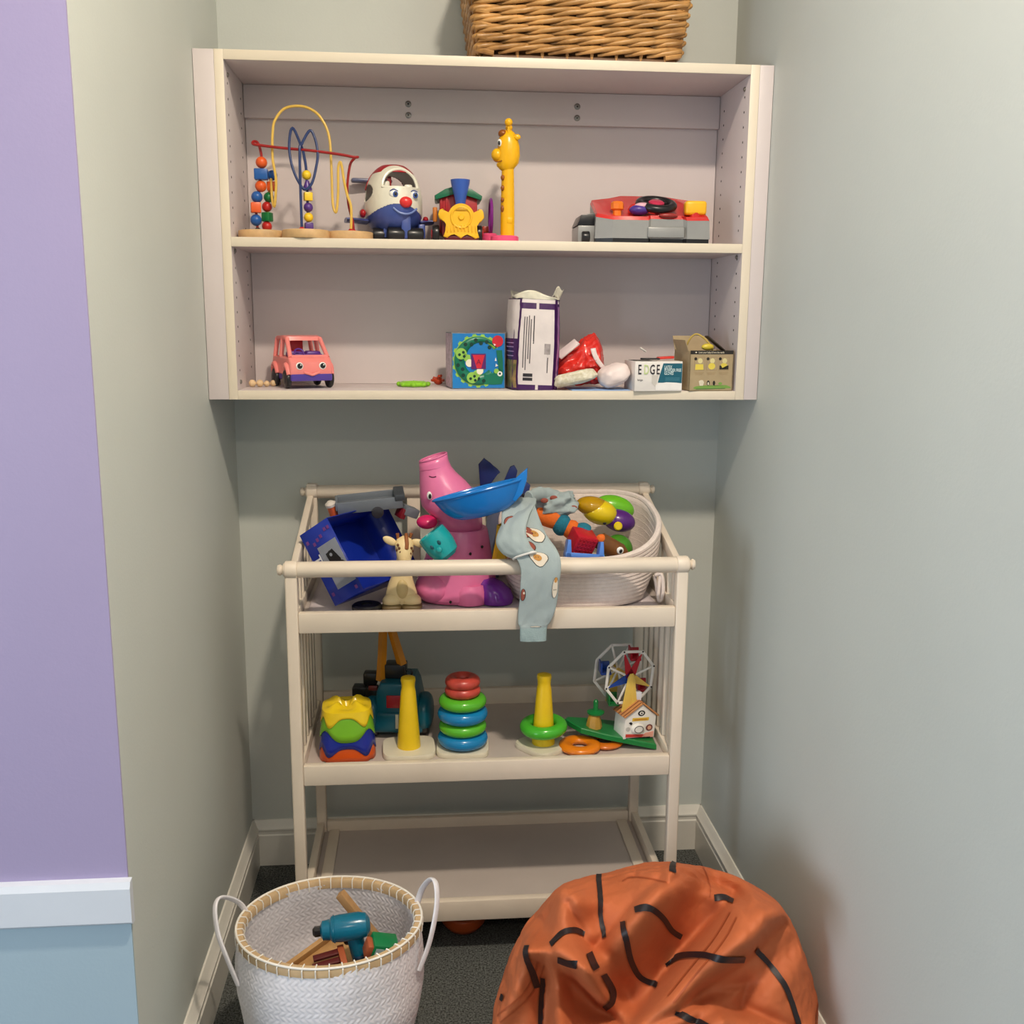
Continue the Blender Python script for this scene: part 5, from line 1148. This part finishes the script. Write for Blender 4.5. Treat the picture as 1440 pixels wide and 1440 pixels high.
b.add([p for r in rr_ for p in r], [(i * m8 + j, ((i + 1) % n) * m8 + j, ((i + 1) % n) * m8 + (j + 1) % m8, i * m8 + (j + 1) % m8) for i in range(n) for j in range(m8)]); rimo = b.build('rim', M_rim, t, sharp=40)
M_st = mat('white_stitching', srgb(236, 230, 220), .6)
B().tube([((RX2 + .0055) * math.cos(2 * PI * i / n), (RY2 + .0055) * math.sin(2 * PI * i / n), FZ + .001) for i in range(n)], .0022, 8, True).build('rim_cord', M_st, rimo)
for i in range(46):
    a = 2 * PI * i / 46; c, s_ = math.cos(a), math.sin(a)
    B().tube([((RX2 + o) * c, (RY2 + o) * s_, z) for o, z in ((.0005, FZ - .0205), (.0072, FZ - .019), (.008, FZ - .003), (.004, FZ + .0015), (-.007, FZ + .0012), (-.0098, FZ - .004), (-.0092, FZ - .018))], .0013, 6).build('stitch', M_st, rimo)
for pts in ([(-.160, .050, FZ - .03), (-.178, .040, FZ + .018), (-.205, .012, FZ + .050), (-.214, -.012, FZ + .046), (-.206, -.036, FZ + .005), (-.186, -.052, FZ - .045), (-.168, -.060, FZ - .09)],
            [(.164, .052, FZ - .02), (.178, .044, FZ + .030), (.196, .016, FZ + .068), (.206, -.006, FZ + .068), (.206, -.024, FZ + .03), (.192, -.042, FZ - .03), (.172, -.055, FZ - .08)]):
    B().tube(spline(pts, 7), .0062, 10, flat=.55).build('handle', M_wv, t)

# things in the laundry basket
t = thing('wooden_tray', 'pale wooden toy tray lying tilted in the white woven basket', 'toy', (.262, -.772, .198), (20, -24, 24))
M_pwd = mat('beech_wood', srgb(190, 146, 92), .5, var=.15, scale=30)
B().bx(-.085, .07, -.05, .05, -.006, 0, .001).build('board', M_pwd, t)
for y in (-.05, .05): B().bx(-.085, .07, y - .005, y + .005, -.006, .016, .0015).build('side_strip', M_pwd, t)
B().bx(-.090, -.082, -.05, .05, -.006, .016, .0015).build('end_strip', M_pwd, t)
t = B().bx(-.075, .075, -.010, .010, -.008, .008, .002).build('wooden_bar', mat('tan_wood', srgb(176, 134, 88), .5, var=.15, scale=30), None, (.345, -.742, .285), (0, 52, -12)); tag(t, 'tan wooden bar standing behind the teal drill in the woven basket', 'toy')
t = thing('xylophone_bars', 'dark red wooden slats in front of the drill in the woven basket', 'toy', (.288, -.845, .262), (12, -6, 14))
for k in range(3): B().bx(-.036 + .004 * k, .030, -.022 + .016 * k, -.009 + .016 * k, .004 * k, .004 * k + .006, .001).build('slat', pl('slat_maroon', 92, 28, 26, .45), t)
B().bx(.020, .032, -.026, .028, -.008, .016, .001).build('end_block', pl('slat_terracotta', 172, 88, 52, .5), t)
t = thing('toy_drill', 'teal plastic toy drill lying on top in the white woven basket', 'toy', (.316, -.806, .316), (8, -4, 4))
M_td = pl('drill_teal', 10, 104, 132, .22)
B().lathe([(0, -.048), (.012, -.048), (.018, -.044), (.0195, -.030), (.024, -.026), (.0255, -.010), (.0255, .026), (.022, .040), (.012, .047), (0, .048)], 36, rot(0, 90, 0)).build('motor_housing', M_td, t)
B().lathe([(0, 0), (.010, 0), (.010, .012), (.006, .016), (0, .016)], 8, tr(-.047, 0, 0) @ rot(0, -90, 0)).build('chuck', M_black, t)
B().loft(rings([(.014, -.002, .017, .016, -.012), (.018, -.006, .016, .016, -.04), (.024, -.012, .017, .016, -.07), (.026, -.014, .016, .015, -.085)], 24)).build('handle', M_td, t)
B().loft(rings([(.022, -.019, .012, .012, -.052), (.025, -.022, .013, .012, -.084)], 20)).build('grip', pl('drill_navy', 16, 48, 74, .35), t)
B().ell((.0, -.006, -.026), (.007, .006, .010)).build('trigger', M_black, t)
B().torus((0, 0, 0), .0245, .0016, 32, 8, M=tr(-.022, 0, 0) @ rot(0, 90, 0)).build('collar', M_td, t)
t = thing('green_block', 'green wooden toy wagon with pale window in the woven basket', 'toy', (.388, -.832, .286), (10, 18, 14))
B().box((0, 0, 0), (.050, .040, .040), .003).build('block', pl('wagon_green', 18, 122, 70, .35), t); B().box((-.012, -.0202, .004), (.016, .001, .018)).build('window', pl('wagon_window', 176, 196, 196), t); B().box((-.03, -.004, .0), (.012, .03, .03), .003).build('orange_end', pl('slat_terracotta', 172, 88, 52, .5), t)

# ------------------------------------------------------------------ basketball bean bag
CX, CY = .921, -.8545
t = thing('bean_bag', 'slumped orange basketball bean bag with black lines in the corner', 'bean bag', (CX, CY, 0))
M_or = mat('orange_nylon', srgb(192, 104, 64), .62, var=.05, scale=10, bump=.55, bscale=34, spec=.22)
C0 = V((.9169, -.85, .26)); DV = V((.20219, .80207, -.56196)); RV = V((.96966, -.24444, 0)); UV = V((.13737, .54491, .82717)); KP = .001535
def uv_of(p):
    q = p - C0; return 920 + q.dot(RV) / KP, 1340 - q.dot(UV) / KP
def cp(x, y): return (640 + x / 2.571, 1180 + y / 2.571)
def pls(pts): return [cp(*p) for p in pts]
FOLDS = [  # polyline, width px, height m: rolls of cloth, then hollows, then narrow creases
    (pls([(1120, 250), (1060, 300), (950, 375), (860, 450), (770, 535), (680, 605)]), 30, .060),
    (pls([(775, 150), (765, 200), (690, 280), (630, 340), (550, 430)]), 28, .044),
    (pls([(400, 230), (430, 310), (480, 390), (520, 455)]), 28, .038),
    (pls([(345, 450), (300, 560), (230, 669)]), 18, .030),
    (pls([(350, 440), (410, 445), (435, 520), (468, 640)]), 15, .032),
    (pls([(440, 440), (520, 475), (570, 545), (620, 590), (665, 615)]), 18, .036),
    (pls([(468, 655), (640, 655), (800, 615), (915, 570)]), 20, .030),
    (pls([(915, 566), (1000, 580), (1120, 610), (1280, 650)]), 22, .032),
    (pls([(620, 170), (600, 220), (560, 280), (480, 290)]), 18, .020),
    (pls([(865, 150), (890, 210), (960, 260), (1020, 250)]), 18, .020),
    (pls([(1200, 280), (1230, 380), (1270, 500)]), 24, .014),
    (pls([(1080, 480), (1160, 400), (1220, 340)]), 20, .012),
    (pls([(900, 170), (830, 330), (740, 470), (670, 560)]), 34, -.062),
    (pls([(600, 220), (565, 320), (530, 400)]), 30, -.044),
    (pls([(560, 440), (610, 520), (640, 575)]), 20, -.030),
    (pls([(470, 530), (540, 605), (640, 630)]), 22, -.044),
    (pls([(395, 490), (390, 669)]), 16, -.022),
    (pls([(300, 400), (380, 330)]), 28, -.014),
    (pls([(900, 510), (1040, 440), (1100, 340)]), 34, -.028),
    (pls([(965, 215), (900, 290), (805, 395), (745, 475), (662, 605)]), 9, -.022),
    (pls([(1120, 290), (1010, 400), (890, 490), (800, 565), (690, 625)]), 9, -.024),
    (pls([(740, 130), (725, 200), (650, 270), (590, 350), (540, 410)]), 8, -.016),
    (pls([(455, 300), (500, 385), (535, 440)]), 8, -.016),
    (pls([(420, 435), (455, 520), (490, 640)]), 8, -.018),
    (pls([(480, 500), (545, 575), (650, 640)]), 8, -.018),
    (pls([(500, 690), (700, 650), (830, 600), (920, 545), (1010, 545), (1160, 590)]), 9, -.022),
    (pls([(640, 130), (650, 190), (760, 215), (800, 170)]), 7, -.010),
    (pls([(980, 190), (1000, 260), (1080, 210)]), 7, -.010),
    (pls([(870, 530), (960, 480), (1010, 470), (990, 540)]), 8, -.010),
    (pls([(280, 330), (360, 350), (410, 300)]), 8, -.010),
    (pls([(190, 480), (240, 560), (210, 650)]), 8, -.012),
]
def segd(px, py, a, b):
    dx, dy = b[0] - a[0], b[1] - a[1]; L = dx * dx + dy * dy
    q = max(0, min(1, ((px - a[0]) * dx + (py - a[1]) * dy) / L)); return math.hypot(px - a[0] - q * dx, py - a[1] - q * dy)
BOX = [(min(p[0] for p in f[0]) - f[1] * 2, max(p[0] for p in f[0]) + f[1] * 2, min(p[1] for p in f[0]) - f[1] * 2, max(p[1] for p in f[0]) + f[1] * 2) for f in FOLDS]
SIL = [(695, 1440), (700, 1370), (735, 1300), (790, 1250), (845, 1225), (900, 1217), (960, 1215), (1030, 1228), (1085, 1260), (1125, 1310), (1145, 1390), (1147, 1440)]
SIL = [(math.atan2(1400 - y, x - 920), math.hypot(x - 920, y - 1400)) for x, y in SIL][::-1]
SIL = [((a if a > -1.5 else a + 2 * PI), r) for a, r in SIL]
def rim_damp(x, y):
    a = math.atan2(1400 - y, x - 920)
    if a < -1.5: a += 2 * PI
    if a <= SIL[0][0]: R_ = SIL[0][1]
    elif a >= SIL[-1][0]: R_ = SIL[-1][1]
    else:
        for (a0, r0), (a1, r1) in zip(SIL, SIL[1:]):
            if a0 <= a <= a1: R_ = r0 + (r1 - r0) * (a - a0) / max(1e-6, a1 - a0); break
    q = max(0, min(1, (R_ - math.hypot(x - 920, y - 1400)) / 34)); return q * q * (3 - 2 * q)
def bean(u, v):
    a = 2 * PI * u; ph = PI / 2 - v * (PI / 2 + .55)
    e = .786; cr = max(0, math.cos(ph)) ** e; sz = math.copysign(abs(math.sin(ph)) ** .9, math.sin(ph))
    H = .372 - .085 * math.sin(a) * cr
    p = V((CX + .3205 * cr * math.cos(a), CY + .229 * cr * math.sin(a), .075 + H * sz if sz > 0 else .075 + .13 * sz))
    n = V((math.cos(a) * cr, math.sin(a) * cr, max(0, sz) + .15)).normalized()
    d = 0.0; dn = 0.0
    if n.dot(DV) < 0:
        x, y = uv_of(p); face = min(1, -n.dot(DV) * 2.2) * rim_damp(x, y)
        for (pl_, w, h), bx_ in zip(FOLDS, BOX):
            if not (bx_[0] < x < bx_[1] and bx_[2] < y < bx_[3]): continue
            dd = min(segd(x, y, pl_[i], pl_[i + 1]) for i in range(len(pl_) - 1)) / w
            if dd < 2.4: d += h * (math.exp(-1.15 * dd ** 2) if (h > 0 or w > 12) else math.exp(-.9 * dd ** 1.7)) * face
        # back rim puff / hollow middle
        q = ((x - 925) / 205) ** 2 + ((y - 1372) / 150) ** 2
        d += (-.030 * math.exp(-q * 1.6)) * face
    w = V((p.x * 9, p.y * 9, p.z * 9)); dn += .006 * noise.noise(w) + .006 * (abs(noise.noise(w * 1.9)) - .2) - .003 * abs(noise.noise(w * 4.1))
    p = p + n * dn - DV * (d * 1.9)
    if p.x > W - .004: p.x = W - .004
    p.z = max(p.z, .001)
    return p - V((CX, CY, 0))
bb_ = B().grid(lambda u, v: tuple(bean(u, v)), 400, 250, cu=True)
bo = bb_.build('cover', M_or, t, sharp=80)
bv = BVHTree.FromPolygons([V(p) for p in bb_.v], bb_.f)
OFF = V((CX, CY, 0))
def hit(x, y):
    o = C0 + RV * ((x - 920) * KP) + UV * ((1340 - y) * KP) - DV * 1.0 - OFF
    h, nn, _, _ = bv.ray_cast(o, DV)
    return (h, nn) if h is not None else (None, None)
def stripe(pts, wpx, m, name, off=.0026):
    s_ = spline([V((*cp(*p), 0)) for p in pts], 10); b = B(); L = []; R = []
    for i, p in enumerate(s_):
        tn = (s_[min(i + 1, len(s_) - 1)] - s_[max(i - 1, 0)]).normalized(); pr = V((-tn.y, tn.x, 0)) * wpx / 2
        row = []
        for k in (-1, 0, 1):
            h, nn = hit(p.x + pr.x * k, p.y + pr.y * k)
            if h is None: break
            if nn.dot(DV) > 0: nn = -nn
            row.append(h + nn * off)
        if len(row) == 3 and (not L or (row[1] - L[-1][1]).length < .06): L.append(row)
    if len(L) < 2: return
    b.add([p for r in L for p in r], [f for i in range(len(L) - 1) for f in ((i * 3, i * 3 + 1, i * 3 + 4, i * 3 + 3), (i * 3 + 1, i * 3 + 2, i * 3 + 5, i * 3 + 4))])
    b.build(name, m, t, sharp=80)
M_bk = mat('black_nylon_tape', srgb(34, 24, 26), .5, bump=.2)
M_sm = mat('orange_seam', srgb(170, 80, 40), .6)
for s_ in ([(520, 122), (530, 200), (545, 270), (550, 320), (568, 385)], [(245, 318), (310, 315), (330, 285), (337, 255), (365, 228), (412, 240)], [(415, 420), (445, 385), (475, 372), (505, 380)], [(660, 300), (700, 290), (740, 310), (770, 340), (802, 355)], [(625, 335), (635, 380), (650, 440), (680, 485), (735, 505)], [(905, 232), (935, 228), (962, 240)], [(757, 445), (800, 415), (860, 405), (910, 408), (990, 402)], [(1025, 370), (1080, 415), (1130, 480), (1160, 550), (1188, 615)], [(785, 568), (850, 585), (915, 605), (950, 635), (978, 672)], [(340, 430), (345, 480), (362, 545)], [(378, 515), (375, 600), (378, 672)], [(525, 432), (552, 472)], [(570, 485), (595, 530), (595, 560), (575, 582)], [(765, 180), (770, 145), (790, 115), (820, 98)], [(440, 455), (470, 462), (502, 465)], [(235, 590), (256, 592)]):
    stripe(s_, 6.6, M_bk, 'black_line')
for s_ in ([(610, 210), (640, 195), (700, 200), (750, 212)], [(845, 110), (870, 140), (890, 190), (890, 230)], [(960, 290), (920, 360), (850, 450), (780, 540)], [(945, 275), (900, 350), (835, 435), (765, 525)], [(370, 470), (330, 560), (240, 640)], [(385, 478), (345, 570), (255, 655)], [(1150, 230), (1230, 300), (1270, 400), (1240, 540), (1230, 620)]):
    stripe(s_, 1.6, M_sm, 'seam', .0012)
